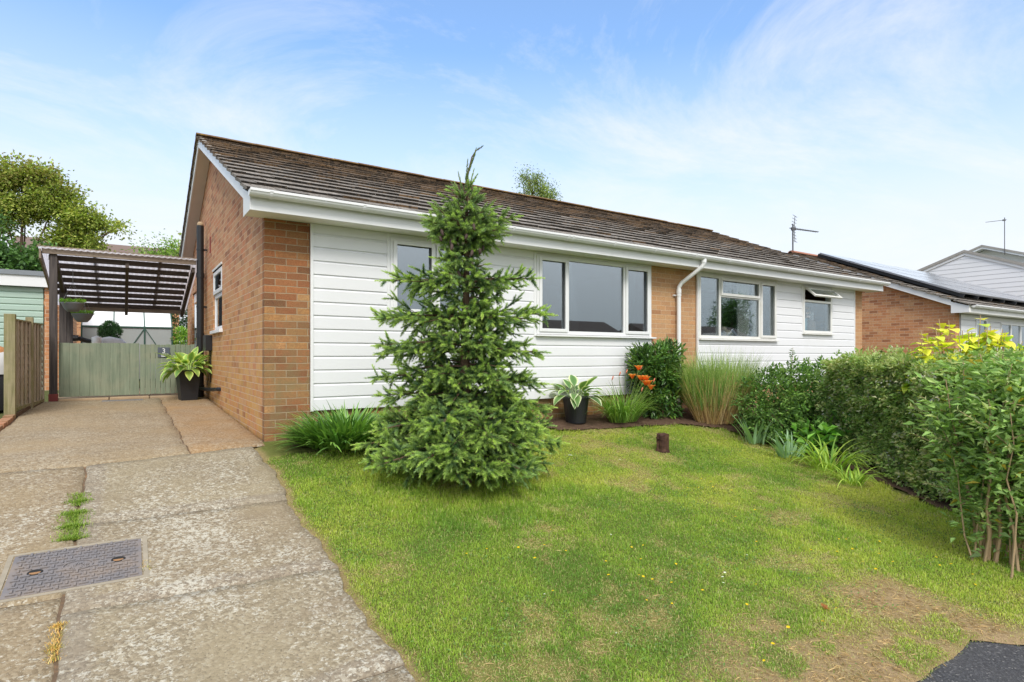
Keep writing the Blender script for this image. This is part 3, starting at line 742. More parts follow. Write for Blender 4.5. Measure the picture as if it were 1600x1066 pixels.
# windows
def lights(x0, x1, z0, z1, cols, fw=.05):
    pass
window(H, *W1, [1.965], [], [(1.415, 1.955, 1.415, 2.265), (1.975, 2.545, 1.415, 2.265)], [(1.455, 1.915, 1.455, 2.225), (2.015, 2.505, 1.455, 2.225)], sill=(1.36, 2.60, .075), handles=[(1.9, 1.75)])
window(H, *W2, [4.07, 5.20], [], [(3.555, 4.06, 1.235, 2.275), (5.215, 5.735, 1.235, 2.275)], [(3.595, 4.02, 1.275, 2.235), (4.09, 5.18, 1.248, 2.262), (5.255, 5.695, 1.275, 2.235)], sill=(3.50, 5.87, .085), handles=[(3.985, 1.7), (5.29, 1.7)])
window(H, *W3, [7.54, 8.73], [(7.562, 8.708, 1.96)], [(7.55, 8.72, 1.965, 2.275), (8.745, 9.235, 1.235, 2.275)], [(7.015, 7.52, 1.25, 2.26), (7.595, 8.675, 2.005, 2.235), (7.565, 8.705, 1.25, 1.936), (8.785, 9.195, 1.275, 2.235)],
       sill=(6.97, 9.30, .085), handles=[(7.44, 1.62)], mat=M['upvc_old'], glass=M['glass_clear'])
w4 = window(H, *W4, [], [(10.27, 11.28, 2.015)], [], [(10.265, 11.285, 1.405, 1.992)], sill=(10.2, 11.36, .085), mat=M['upvc_old'], glass=M['glass_clear'])
# the open top-hung vent of that window, hinged at its head
vt = MB(); a, b = 10.25, 11.30; hz0, hz1 = 2.035, 2.27; ang = R_ = math.radians(48)
def vp(x, s, t): return (x, -.055 - math.sin(ang) * s - math.cos(ang) * t, hz1 - math.cos(ang) * s + math.sin(ang) * t)
def vbox(mb, xa, xb, sa, sb, ta, tb):
    mb.add([vp(xa, sb, ta), vp(xb, sb, ta), vp(xb, sb, tb), vp(xa, sb, tb), vp(xa, sa, ta), vp(xb, sa, ta), vp(xb, sa, tb), vp(xa, sa, tb)], [(0, 3, 2, 1), (4, 5, 6, 7), (0, 1, 5, 4), (1, 2, 6, 5), (2, 3, 7, 6), (3, 0, 4, 7)])
hh = hz1 - hz0 + .05
vbox(vt, a, a + .045, 0, hh, 0, .035); vbox(vt, b - .045, b, 0, hh, 0, .035); vbox(vt, a + .045, b - .045, 0, .045, 0, .035); vbox(vt, a + .045, b - .045, hh - .045, hh, 0, .035)
vent = vt.build('open_vent', M['upvc_old'], w4, bevel=.003)
vg = MB(); vbox(vg, a + .045, b - .045, .045, hh - .045, .014, .020); vg.build('pane', M['glass_clear'], w4)
# gable window (narrow on to the drive)
gwn = MB(); zs = (1.30, 2.25)
for (y0, y1, z0, z1) in ((3.11, 3.17, 1.3, 2.25), (4.05, 4.11, 1.3, 2.25), (3.17, 4.05, 1.3, 1.36), (3.17, 4.05, 2.19, 2.25), (3.17, 4.05, 1.82, 1.88)): gwn.box(.022, .08, y0, y1, z0, z1)
gws = gwn.build('window', M['upvc'], H, bevel=.003)
cz = MB()
for (y0, y1, z0, z1) in ((3.12, 3.20, 1.885, 2.24), (4.02, 4.10, 1.885, 2.24), (3.20, 4.02, 1.885, 1.945), (3.20, 4.02, 2.18, 2.24)): cz.box(-.004, .021, y0, y1, z0, z1)
cz.build('casement', M['upvc'], gws, bevel=.004)
p = MB(); p.box(.04, .046, 3.17, 4.05, 1.36, 1.82); p.box(.008, .014, 3.20, 4.02, 1.945, 2.18); p.build('pane', M['glass'], gws)
p = MB(); p.prism([(3.04, 1.25), (4.18, 1.25), (4.18, 1.30), (3.04, 1.30)], 'x', -.045, .05); p.build('sill', M['upvc'], gws, bevel=.004)
p = MB(); p.box(-.012, .04, 3.08, 4.14, 2.27, 2.30); p.build('lintel', M['upvc_old'], gws)
# side door further back in the gable
d = MB(); d.box(.03, .09, 6.72, 7.48, .12, 2.18); dd = d.build('side_door', M['upvc'], H); q = MB(); q.box(.022, .03, 6.86, 7.34, 1.1, 2.0); q.build('pane', M['glass'], dd)
# eaves: fascia, soffit, box ends, gutter
XE0, XE1 = -.20, XR + .2
mb = MB(); mb.box(XE0 + .012, XE1, -.352, -.332, SOF - .012, 2.525); mb.build('fascia', M['upvc'], H, bevel=.002)
mb = MB(); mb.box(XE0 + .012, XE1, -.331, -.004, SOF, SOF + .012)
mb.box(XE0 + .012, -.004, -.003, .03, SOF, SOF + .012); mb.build('soffit', M['soffit'], H)
for xe in (XE0, XE1 + .001):
    mb = MB(); mb.prism([(-.352, SOF - .012), (.03, SOF - .012), (.03, 2.63), (-.352, 2.50)], 'x', xe - .0, xe + .011); mb.build('eaves_box_end', M['upvc'], H, bevel=.002)
gx_ = [-.02, .92, 1.9, 2.86, 3.75, 3.83, 4.6, 5.45, 6.38, 7.25, 8.1, 9.0, 9.9, 10.8, 11.7, 12.6]
gutter('gutter', H, -.215, 13.0, -.412, 2.515, M['upvc'], brackets=gx_)
# bargeboards and verge soffits on both gables
for xa in (XE0, XE1):
    s = 1 if xa < 0 else -1
    for (y0, y1) in ((.03, YR), (YR, YB - .1)):
        mb = MB(); zz = [roof_z(y0), roof_z(y1)]
        mb.prism([(y0, zz[0] - .175), (y1, zz[1] - .175), (y1, zz[1] - .026), (y0, zz[0] - .026)], 'x', min(xa, xa + s * .02), max(xa, xa + s * .02)); mb.build('bargeboard', M['upvc'], H)
        mb = MB(); xa2 = xa + s * .021; xb2 = (-.003 if xa < 0 else XR + .003)
        mb.prism([(y0, zz[0] - .165), (y1, zz[1] - .165), (y1, zz[1] - .155), (y0, zz[0] - .155)], 'x', min(xa2, xb2), max(xa2, xb2)); mb.build('verge_soffit', M['verge_soffit'], H)
        mb = MB(); mb.prism([(y0 if y0 > 1 else -.36, (zz[0] if y0 > 1 else roof_z(-.36)) - .025), (y1, zz[1] - .025), (y1, zz[1] + .012), (y0 if y0 > 1 else -.36, (zz[0] if y0 > 1 else roof_z(-.36)) + .004)], 'x', min(xa - s * .014, xa + s * .05), max(xa - s * .014, xa + s * .05)); mb.build('verge_mortar', M['mortar'], H)
roof = tiles('roof', H, XE0 - .04, XE1 + .04, YE, ZE, YR, ZR, 15, .30, M['tile'], 5)
rear = tiles('roof', H, XE0 - .04, XE1 + .04, YB, ZB, YR, ZR, 15, .30, M['tile'], 6)
rg = MB(); x = XE0 - .035; rng = random.Random(4)
while x < XE1:
    x2 = min(x + .45, XE1 + .035); dz = rng.uniform(-.006, .006); n = 10
    prof = [(YR + math.cos(a) * .11, ZR + .005 + math.sin(a) * .045 + dz) for a in [PI * k / n for k in range(n + 1)]]
    rg.prism(prof + [(YR - .115, ZR - .06 + dz), (YR + .115, ZR - .06 + dz)][::-1], 'x', x, x2 - .008); x = x2
rg.build('ridge', M['ridge'], roof)
# ceiling and a far room wall so that the rooms behind the glass stay dim
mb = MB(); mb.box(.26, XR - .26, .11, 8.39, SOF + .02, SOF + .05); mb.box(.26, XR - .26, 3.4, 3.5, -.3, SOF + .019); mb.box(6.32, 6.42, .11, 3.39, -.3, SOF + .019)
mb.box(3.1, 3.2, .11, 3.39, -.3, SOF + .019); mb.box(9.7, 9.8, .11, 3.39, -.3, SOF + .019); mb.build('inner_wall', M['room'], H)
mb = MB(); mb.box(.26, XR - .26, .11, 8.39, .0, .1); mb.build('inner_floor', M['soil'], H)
def curtain(x0, x1, z0, z1, y, n):
    mb = MB(); pts = [(x0 + (x1 - x0) * k / (n * 4), y + .025 * math.sin(k * PI / 2)) for k in range(n * 4 + 1)]
    mb.prism(pts + [(a, b + .004) for a, b in pts[::-1]], 'z', z0, z1); return mb.build('curtain', M['curtain'], H)
curtain(5.46, 5.60, 1.15, 2.3, .13, 3); curtain(8.40, 8.74, 1.15, 2.3, .2, 5); curtain(8.86, 9.2, 1.15, 2.3, .2, 5); curtain(7.0, 7.1, 1.15, 2.3, .2, 2); curtain(2.42, 2.55, 1.3, 2.28, .18, 2)
# white downpipe with a swan neck between the two homes
dp = MB(); dp.tube([(6.62, -.412, 2.47), (6.62, -.412, 2.40), (6.60, -.385, 2.34), (6.44, -.11, 2.10), (6.415, -.075, 2.03), (6.415, -.075, 1.95), (6.415, -.075, -.05)], .034, 12)
dp.tube([(6.62, -.412, 2.475), (6.62, -.412, 2.41)], .043, 12); dp.tube([(6.415, -.075, 2.0), (6.415, -.075, 1.93)], .041, 12); dpo = dp.build('downpipe', M['upvc'], H, smooth=False)
for z in (1.9, 1.0): 
    m = MB(); m.tube([(6.415, -.075, z - .015), (6.415, -.075, z + .015)], .04, 12); m.box(6.345, 6.485, -.03, -.001, z - .012, z + .012); m.build('pipe_clip', M['upvc'], dpo)
# black soil pipe with its little cap, brackets and waste branch
sp = MB(); sp.tube([(-.105, 4.95, .14), (-.105, 4.95, 3.17)], .057, 16)
for z in (.35, .7, 1.25, 2.3): sp.tube([(-.105, 4.95, z - .04), (-.105, 4.95, z + .04)], .066, 16)
spo = sp.build('soil_pipe', M['black'], H)
cp = MB(); cp.tube([(-.105, 4.95, 3.17), (-.105, 4.95, 3.20), (-.105, 4.95, 3.235)], [.05, .052, .03], 12); cp.build('pipe_cap', M['stone'], spo)
wp = MB(); wp.tube([(-.105, 4.90, .33), (-.09, 4.5, .335), (-.06, 3.6, .37), (-.03, 3.3, .39), (.03, 3.22, .39)], .03, 10); wp.build('waste_pipe', M['black'], spo)
for z in (2.75, 1.75, .8): 
    m = MB(); m.box(-.05, .0, 4.93, 4.97, z - .015, z + .015); m.tube([(-.105, 4.95, z - .012), (-.105, 4.95, z + .012)], .064, 16); m.build('pipe_bracket', M['black'], spo)
# telephone wires and meter box
mb = MB(); mb.box(-.10, 0, 4.22, 4.62, .98, 1.24); mb.build('meter_box', M['black'], H, bevel=.006)
mb = MB(); mb.tube([(-.012, 4.35, .98), (-.012, 4.33, .72), (-.012, 4.36, .45)], .008, 6); mb.tube([(-.012, 4.5, .98), (-.012, 4.52, .6), (-.03, 4.6, .4)], .006, 6); mb.build('meter_cable', M['black'], H)
mb = MB(); mb.tube([(-.008, 4.42, 2.9), (-.008, 4.42, 2.62)], .012, 6); mb.build('cable_clip', M['red_paint'], H)

# things on the window sills
t = thing('soft_toy', 'heap of pale blue and cream soft toys behind the lower pane of the grass-side window', 'toy', (7.95, .16, 1.27))
for i, (x, y, z, r, c) in enumerate(((-.16, 0, 0, .07, (.3, .45, .6)), (-.04, .02, .01, .08, (.55, .6, .62)), (.09, .0, .02, .09, (.6, .52, .35)), (.2, .02, 0, .065, (.5, .62, .6)), (.03, .04, .10, .06, (.65, .58, .4)), (-.1, .05, .07, .05, (.55, .3, .3)))):
    m = MB(); m.lathe([(.001, -r * .8), (r * .7, -r * .6), (r, 0), (r * .75, r * .55), (.001, r * .8)], (x, y, z + .02), 10)
    m.build('stuffed_body', simple('plush_%d' % i, c, .95, .15, 30), t, smooth=True)
mb = MB(); mb.box(7.0, 9.25, .102, .30, 1.17, 1.20); mb.build('inner_sill', M['upvc_old'], H); mb = MB(); mb.box(10.24, 11.31, .102, .30, 1.34, 1.37); mb.build('inner_sill', M['upvc_old'], H)
t = thing('tumbler', 'pale blue tumbler on the sill of the small right-hand window', 'cup', (10.60, .19, 1.37)); m = MB(); m.lathe([(.001, 0), (.085, 0), (.10, .30), (.092, .30), (.08, .02)], n=16); m.build('cup', simple('aqua_plastic', (.22, .55, .65), .4, .05), t, smooth=True)
t = thing('pump_bottle', 'tan bottle with a white top on the sill of the small right-hand window', 'bottle', (10.95, .19, 1.37)); m = MB(); m.lathe([(.001, 0), (.075, 0), (.08, .05), (.075, .24), (.03, .28), (.03, .30)], n=14); m.build('bottle_body', simple('tan_bottle', (.42, .3, .22), .4, .05), t, smooth=True)
m = MB(); m.lathe([(.04, .28), (.045, .3), (.04, .44), (.02, .46), (.001, .46)], n=12); m.build('cap', M['white_paint'], t, smooth=True)
mb = MB(); rng = random.Random(2)
for r_, (xs, zc, n) in enumerate(((10.36, 1.86, 4), (10.37, 1.77, 5), (10.39, 1.69, 4))):
    for k in range(n):
        x = xs + k * .034 + rng.uniform(-.006, .006); z = zc + rng.uniform(-.008, .008)
        mb.beam((x, -.0238, z - .02), (x + rng.uniform(-.01, .012), -.0238, z + .022), .006, .002, (0, 1, 0)); mb.beam((x - .008, -.0238, z + rng.uniform(-.02, .02)), (x + .018, -.0238, z + rng.uniform(-.02, .02)), .005, .002, (0, 1, 0))
mb.build('window_sticker', M['white_paint'], w4)

# ---- the bungalow next door to the right ---------------------------
NX, NY, NZ = 16.5, -.5, -.36
N = thing('neighbouring_bungalow', 'brick-gabled bungalow next door with a big array of solar panels on its roof', 'house', (NX, NY, NZ))
nroof = lambda y: ZE + (y - YE) * (ZR - ZE) / (YR - YE) if y < YR else ZR + (y - YR) * (ZB - ZR) / (YB - YR)
NW = 9.9
mb = MB(); gable_wall(mb, 0, .25, 0, 8.6, -.6, [], nroof, YR); mb.build('gable_wall', M['brick_nbr'], N)
mb = MB(); gable_wall(mb, NW - .25, NW, 0, 8.6, -.6, [], nroof, YR); mb.build('gable_wall', M['brick_nbr'], N)
nh = [(1.25, 2.05, .9, 2.26), (3.1, 5.6, 1.0, 2.2)]
cladding('cladding', N, .26, NW - .26, -.5, SOF - .003, nh, M['cladding'], yf=-.03)
mb = MB()
for (a, b, c, d) in nh:
    for (p, q, r, s) in ((a, a + .06, c, d), (b - .06, b, c, d), (a + .06, b - .06, c, c + .06), (a + .06, b - .06, d - .06, d)): mb.box(p, q, -.05, .04, r, s)
    if b - a > 1:
        for k in (1, 2): xx = a + (b - a) * k / 3; mb.box(xx - .03, xx + .03, -.048, .038, c + .06, d - .06)
nw = mb.build('window', M['upvc'], N, bevel=.003)
mb = MB()
for (a, b, c, d) in nh: mb.box(a + .06, b - .06, -.02, -.012, c + .06, d - .06)
mb.build('pane', M['glass'], nw)
mb = MB(); mb.box(1.3, 2.0, .06, .12, -.4, 2.2); mb.box(.3, NW - .3, 3.2, 3.3, -.4, 2.3); mb.build('inner_wall', M['room'], N)
text_mesh('house_number', '9', .26, M['black'], N, (.62, -.032, 1.45), (PI / 2, 0, 0), .008)
mb = MB(); mb.box(-.188, NW + .2, -.352, -.332, SOF - .012, 2.525); mb.build('fascia', M['upvc_old'], N)
mb = MB(); mb.box(-.188, NW + .2, -.331, -.034, SOF, SOF + .012); mb.build('soffit', M['soffit'], N)
mb = MB(); mb.prism([(-.352, SOF - .012), (.03, SOF - .012), (.03, 2.63), (-.352, 2.50)], 'x', -.2, -.189); mb.build('eaves_box_end', M['upvc'], N)
gutter('gutter', N, -.10, NW + .2, -.412, 2.515, M['upvc'], brackets=[.2, 1.2, 2.2, 3.2, 4.2, 5.2])
for (y0, y1) in ((.03, YR), (YR, YB - .1)):
    mb = MB(); mb.prism([(y0, nroof(y0) - .175), (y1, nroof(y1) - .175), (y1, nroof(y1) - .02), (y0, nroof(y0) - .02)], 'x', -.2, -.18); mb.build('bargeboard', M['upvc'], N)
    mb = MB(); mb.prism([(y0, nroof(y0) - .165), (y1, nroof(y1) - .165), (y1, nroof(y1) - .155), (y0, nroof(y0) - .155)], 'x', -.179, -.003); mb.build('verge_soffit', M['verge_soffit'], N)
nr = tiles('roof', N, -.24, NW + .24, YE, ZE, YR, ZR, 15, .30, M['tile'], 15)
tiles('roof', N, -.24, NW + .24, YB, ZB, YR, ZR, 15, .30, M['tile'], 16)
mb = MB(); x = -.23
while x < NW + .2:
    mb.prism([(YR + math.cos(a) * .115, ZR - .005 + math.sin(a) * .075) for a in [PI * k / 8 for k in range(9)]] + [(YR - .115, ZR - .06), (YR + .115, ZR - .06)][::-1], 'x', x, x + .44); x += .45
mb.build('ridge', simple('red_ridge_tile', (.36, .16, .10), .9, .2, 9), nr)
# solar panels: two rows of landscape modules held clear of the tiles
S = Vector((0, YR - YE, ZR - ZE)).normalized(); NN = Vector((0, -S.z, S.y))
Pm = lambda s: Vector((0, YE, ZE)) + S * s
for r_ in range(4):
    for k in range(5):
        s0 = .62 + r_ * 1.015; x0 = .62 + k * 1.67
        c = Pm(s0 + .5) + NN * .17; mb = MB()
        mb.obox((x0 + .825, c.y, c.z), (.82, 0, 0), S * .497, NN * .02)
        f = mb.build('solar_panel', M['metal_grey'], nr)
        c2 = Pm(s0 + .5) + NN * .192; m2 = MB(); m2.obox((x0 + .825, c2.y, c2.z), (.80, 0, 0), S * .477, NN * .002); m2.build('panel_glass', M['panel'], f)
mb = MB()
for k in range(9):
    a, b = Pm(.55) + NN * .10, Pm(4.75) + NN * .10; mb.beam((.75 + k * 1.0, a.y, a.z), (.75 + k * 1.0, b.y, b.z), .06, .09, NN)
mb.build('panel_rail', M['black'], nr)
# antenna on its near gable
def aerial(name, label, x, y, z, h, loc_rz, full=True):
    t = thing(name, label, 'aerial', (x, y, z), loc_rz)
    m = MB(); m.tube([(0, 0, 0), (.0, 0, h)], .022, 8); m.build('mast', M['galv'], t)
    m = MB(); zb = h - .16; m.tube([(-.12, 0, zb + .02), (.95, 0, zb - .05)], .014, 6)
    for k in range(14): xx = .1 + k * .062; zz = zb + .02 - .07 * (xx + .12) / 1.07; m.tube([(xx, -.10 + k * .002, zz), (xx, .10 - k * .002, zz)], .007, 5)
    m.box(-.05, .1, -.03, .03, zb - .04, zb + .05); m.build('boom', M['galv'], t)
    if full:
        m = MB()
        for s in (1, -1):
            m.tube([(.05, 0, zb + s * .04), (-.02 + .1, 0, zb + s * .42)], .010, 6)
            for k in range(4):
                zz = zb + s * (.10 + .10 * k); xx = .03 + .05 * k / 3
                m.tube([(xx - .22, -.17, zz), (xx + .22, .17, zz + .02)], .007, 5)
        m.build('reflector', M['galv'], t)
    return t
aerial('tv_aerial', 'dark television aerial with a grid reflector above the roof ridge next door', 16.42, 3.80, 3.95, 1.12, -.35)

# ---- white weatherboarded houses further along ----------------------
def white_house(x, y0, ym, y1, z0, zm, z1, label, depth, over=.3):
    h = thing('white_boarded_house', label, 'house', (x, ym, -.6))
    mb = MB(); pitch = .20; yf = 0
    zb = -.0; top = lambda y: (z0 + (y - y0) * (zm - z0) / (ym - y0) if (y - ym) * (y0 - ym) > 0 else zm + (y - ym) * (z1 - zm) / (y1 - ym)) + .6
    k = 0
    zz = 0
    H_ = zm + .6
    while zz < H_ - .05:
        zt = min(zz + pitch, H_ - .02)
        def span(z):
            ya, yb = y0, y1
            if z > z0 + .6: ya = y0 + (z - z0 - .6) / (zm - z0) * (ym - y0)
            if z > z1 + .6: yb = y1 + (z - z1 - .6) / (zm - z1) * (ym - y1)
            return ya - ym, yb - ym
        a0, b0 = span(zz); a1, b1 = span(zt)
        mb.add([(-.024, a0, zz), (-.024, b0, zz), (-.012, b1, zt), (-.012, a1, zt), (0, a0, zz), (0, b0, zz), (0, b1, zt), (0, a1, zt)], [(0, 1, 2, 3), (0, 4, 5, 1), (3, 2, 6, 7)])
        zz += pitch
    mb.build('boarded_gable', M['cladding'], h)
    mb = MB(); mb.prism([(y0 - ym, 0), (y1 - ym, 0), (y1 - ym, z1 + .6), (0, zm + .58), (y0 - ym, z0 + .6)], 'x', .002, depth); mb.build('wall', M['cladding'], h)
    for (ya, za, yb, zb_) in ((y0, z0, ym, zm), (ym, zm, y1, z1)):
        d = Vector((0, yb - ya, zb_ - za)).normalized(); e = d * .35
        pa = Vector((0, ya - ym, za + .6)) - (e if ya == y0 else Vector()); pb = Vector((0, yb - ym, zb_ + .6)) + (e if yb == y1 else Vector())
        m = MB(); m.prism([(pa.y, pa.z), (pb.y, pb.z), (pb.y, pb.z + .16), (pa.y, pa.z + .16)], 'x', -over, -over + .03); m.build('bargeboard', M['upvc'], h)
        m = MB(); m.prism([(pa.y, pa.z + .12), (pb.y, pb.z + .12), (pb.y, pb.z + .24), (pa.y, pa.z + .24)], 'x', -over - .04, depth + .2); m.build('roof', M['mortar'], h)
        m = MB(); m.prism([(pa.y, pa.z + .02), (pb.y, pb.z + .02), (pb.y, pb.z + .05), (pa.y, pa.z + .05)], 'x', -over + .03, -.04); m.build('verge_soffit', M['upvc'], h)
    return h
white_house(30., 7.4, 3.72, -2.2, 4.0, 5.36, 2.9, 'plain white weatherboarded gable house rising behind the solar roof', 9, over=.06)
white_house(44., 13.2, 7.2, .2, 5.2, 7.55, 4.9, 'farthest white gable house at the right edge with a deep overhanging verge', 9, over=.7)
aerial('tv_aerial', 'thin pole aerial on the farthest white gable at the right edge', 43.2, 6.05, 7.0, 2.25, 2.2, full=False)

# ---- neighbour's garage on the left -----------------------------------
Gg = thing('garage', 'flat-roofed garage with a pale green ribbed door beyond the fence', 'garage', (-3.8, 8.0, .2))
mb = MB(); mb.box(1.30, 1.52, 0, 5.5, -.1, 2.04); mb.build('brick_pier', M['brick_nbr'], Gg)
mb = MB(); mb.box(-1.8, -1.5, 0, 5.5, -.1, 2.04); mb.box(-1.5, 1.30, 5.3, 5.5, -.1, 2.04); mb.build('wall', M['brick_nbr'], Gg)
mb = MB()
for k in range(17): z = k * .12; mb.prism([(.05, z), (.03, z + .02), (.03, z + .10), (.05, z + .12), (.08, z + .12), (.08, z)], 'x', -1.46, 1.28)
mb.build('garage_door', M['garage_door'], Gg)
mb = MB(); mb.box(-1.8, 1.60, -.08, -.05, 2.03, 2.24); mb.box(1.57, 1.60, -.049, 5.6, 2.03, 2.24); mb.build('fascia', M['upvc'], Gg)
mb = MB(); mb.box(-1.85, 1.65, -.11, 5.65, 2.241, 2.33); mb.build('flat_roof', simple('grey_roof_felt', (.22, .24, .26), .8, .15, 3), Gg)
# covered scooter standing on the neighbour's side
t = thing('covered_scooter', 'black and pale grey covered scooter just visible at the left edge beyond the fence', 'scooter', (-2.78, 4.4, .14))
m = MB(); m.lathe([(.30, 0), (.33, .25), (.32, .5), (.24, .62)], n=18); m.build('dark_skirt', simple('black_sheet', (.02, .02, .024), .5, .2, 12, bump=.8, bscale=14), t, smooth=True)
m = MB(); m.lathe([(.34, .5), (.33, .62), (.27, .74), (.14, .86), (.001, .9)], n=18); m.build('cover', M['cover'], t, smooth=True)
m = MB(); m.lathe([(.20, .80), (.18, .86), (.001, .94)], n=14); m.build('orange_flap', simple('orange_sheet', (.5, .22, .08), .6, .2, 12), t, smooth=True)

# ---- carport -----------------------------------------------------------
CP = thing('carport', 'lean-to timber carport with dark slatted joists and a translucent roof', 'carport', (0, 5, 0))
rz = lambda y: 2.475 - .265 * y           # underside line, local y from the front beam
mb = MB(); mb.beam((-2.27, 0, 2.545), (-.165, .0, 2.545), .05, .115); mb.build('front_beam', M['grey_beam'], CP)
for i, (x, y, top, w) in enumerate(((-2.135, .06, 2.486, .10), (-2.10, 1.35, 2.08, .10), (-2.06, 2.3, 1.82, .09))):
    mb = MB(); mb.box(x - w / 2, x + w / 2, y - w / 2, y + w / 2, .15, top); p = mb.build('post', M['dark_post'], CP, bevel=.004)
    if i == 0: mb = MB(); mb.box(x - w / 2 - .008, x + w / 2 + .008, y - w / 2 - .008, y + w / 2 + .008, .12, .30); mb.build('painted_foot', M['red_paint'], p, bevel=.003)
for k in range(8):
    y = .14 + .31 * k
    mb = MB(); mb.box(-2.2, -.24, y - .025, y + .025, rz(y) - .03, rz(y) + .05); mb.build('joist', M['dark_timber'], CP)
mb = MB(); mb.beam((-2.22, 2.5, rz(2.5) + .01), (-.14, 2.5, rz(2.5) + .01), .05, .10); mb.build('rear_beam', M['grey_beam'], CP)
for x, dz in ((-2.1, -.08), (-1.17, -.07), (-.205, -.07)):
    mb = MB(); mb.beam((x, .03, rz(0.03) + dz), (x, 2.47, rz(2.47) + dz), .05, .09); mb.build('rafter', M['dark_timber'], CP)
mb = MB(); n = 54
for x in (-1.62, -.70): mb.beam((x, .03, rz(.03) + .105), (x, 2.5, rz(2.5) + .105), .05, .012)
mb.build('cover_strip', M['charcoal'], CP)
mb = MB(); xs = [-2.31 + k * 2.2 / n for k in range(n + 1)]
for i in range(n):
    za, zb = (.075 + .012 * (i % 2)), (.075 + .012 * ((i + 1) % 2))
    mb.add([(xs[i], -.08, rz(-.08) + za), (xs[i + 1], -.08, rz(-.08) + zb), (xs[i + 1], 2.6, rz(2.6) + zb), (xs[i], 2.6, rz(2.6) + za)], [(0, 1, 2, 3)])
o = mb.build('roof_sheet', M['roofpoly'], CP); sm = o.modifiers.new('solid', 'SOLIDIFY'); sm.thickness = .003
mb = MB(); mb.prism([(-.08, 2.40), (2.6, rz(2.6) - .05), (2.6, rz(2.6) + .05), (-.08, rz(-.08) + .05)], 'x', -2.30, -2.275); mb.build('side_board', M['grey_beam'], CP)

# ---- gates under the carport -----------------------------------------
def boards(name, label, x0, x1, y, z0, z1, n, gap, seed):
    t = thing(name, label, 'gate', ((x0 + x1) / 2, y, z0)); rng = random.Random(seed); w = (x1 - x0) / n; cx = (x1 - x0) / 2
    for k in range(n):
        m = MB(); a = -cx + k * w + gap / 2; b = -cx + (k + 1) * w - gap / 2; dy = rng.uniform(-.002, .002)
        m.box(a, b, -.012 + dy, .012 + dy, rng.uniform(0, .008), z1 - z0 + rng.uniform(-.007, .007)); m.build('board', M['gate'], t, bevel=.003)
    m = MB(); m.box(-cx + .02, cx - .02, .0145, .05, .15, .24); m.box(-cx + .02, cx - .02, .0145, .05, z1 - z0 - .24, z1 - z0 - .15); m.build('rail', M['gate'], t)
    return t
g1 = boards('gate', 'wide sage-green boarded gate leaf with almost seamless boards', -2.075, -1.0, 5.14, .235, 1.105, 8, .0015, 3)
g2 = boards('gate', 'narrower sage-green gate leaf of close upright planks carrying the number sign', -.99, -.17, 5.14, .24, 1.09, 11, .004, 4)
m = MB(); m.box(.13, .16, -.03, -.0125, .58, .70); m.tube([(.145, -.025, .64), (.145, -.07, .64)], .012, 8); m.build('latch', M['black'], g2)
SG = thing('house_number_sign', 'slate-coloured number 3 sign screwed to the green gate', 'sign', (-.645, 5.124, .955))
m = MB(); m.box(-.088, .088, -.010, -.0, -.085, .085); m.build('plate', M['slate'], SG, bevel=.003)
text_mesh('number', '3', .115, M['white_paint'], SG, (0, -.0105, -.012), (PI / 2, 0, 0), .001)
m = MB(); m.box(-.066, .066, -.0116, -.0102, -.028, -.0245)
for (a, b, z) in ((-.036, -.006, -.046), (.0, .034, -.046), (-.036, .036, -.066)): m.box(a, b, -.0116, -.0102, z - .006, z + .006)
m.build('lettering', M['white_paint'], SG)
for k, (a, b) in enumerate(((-2.07, -1.42), (-1.41, -.86), (-.85, -.36))):
    m = MB(); m.box(a, b, 4.98, 5.19, .10, .215 + .004 * (k % 2)); tag(m.build('threshold_stone', M['stone'], bevel=.012), 'long tan coping stone under the gates, %s' % ['the left one by the dark post', 'the middle one behind the drain', 'the right one next to the planter'][k], 'kerb stone', 'coping stones under the gates')
t = thing('drain_channel', 'narrow grey grated drain let into the drive before the gates', 'drain', (-1.23, 4.76, T(0, 4.76) + .012))
m = MB(); m.box(-.27, .27, -.055, .055, -.03, .002); m.build('trough', M['dark'], t); m = MB()
for k in range(28): m.box(-.268 + k * .0196, -.268 + k * .0196 + .010, -.05, .05, .0025, .010)
m.box(-.275, .275, -.06, -.051, -.02, .012); m.box(-.275, .275, .051, .06, -.02, .012); m.build('grate', M['metal_grey'], t)

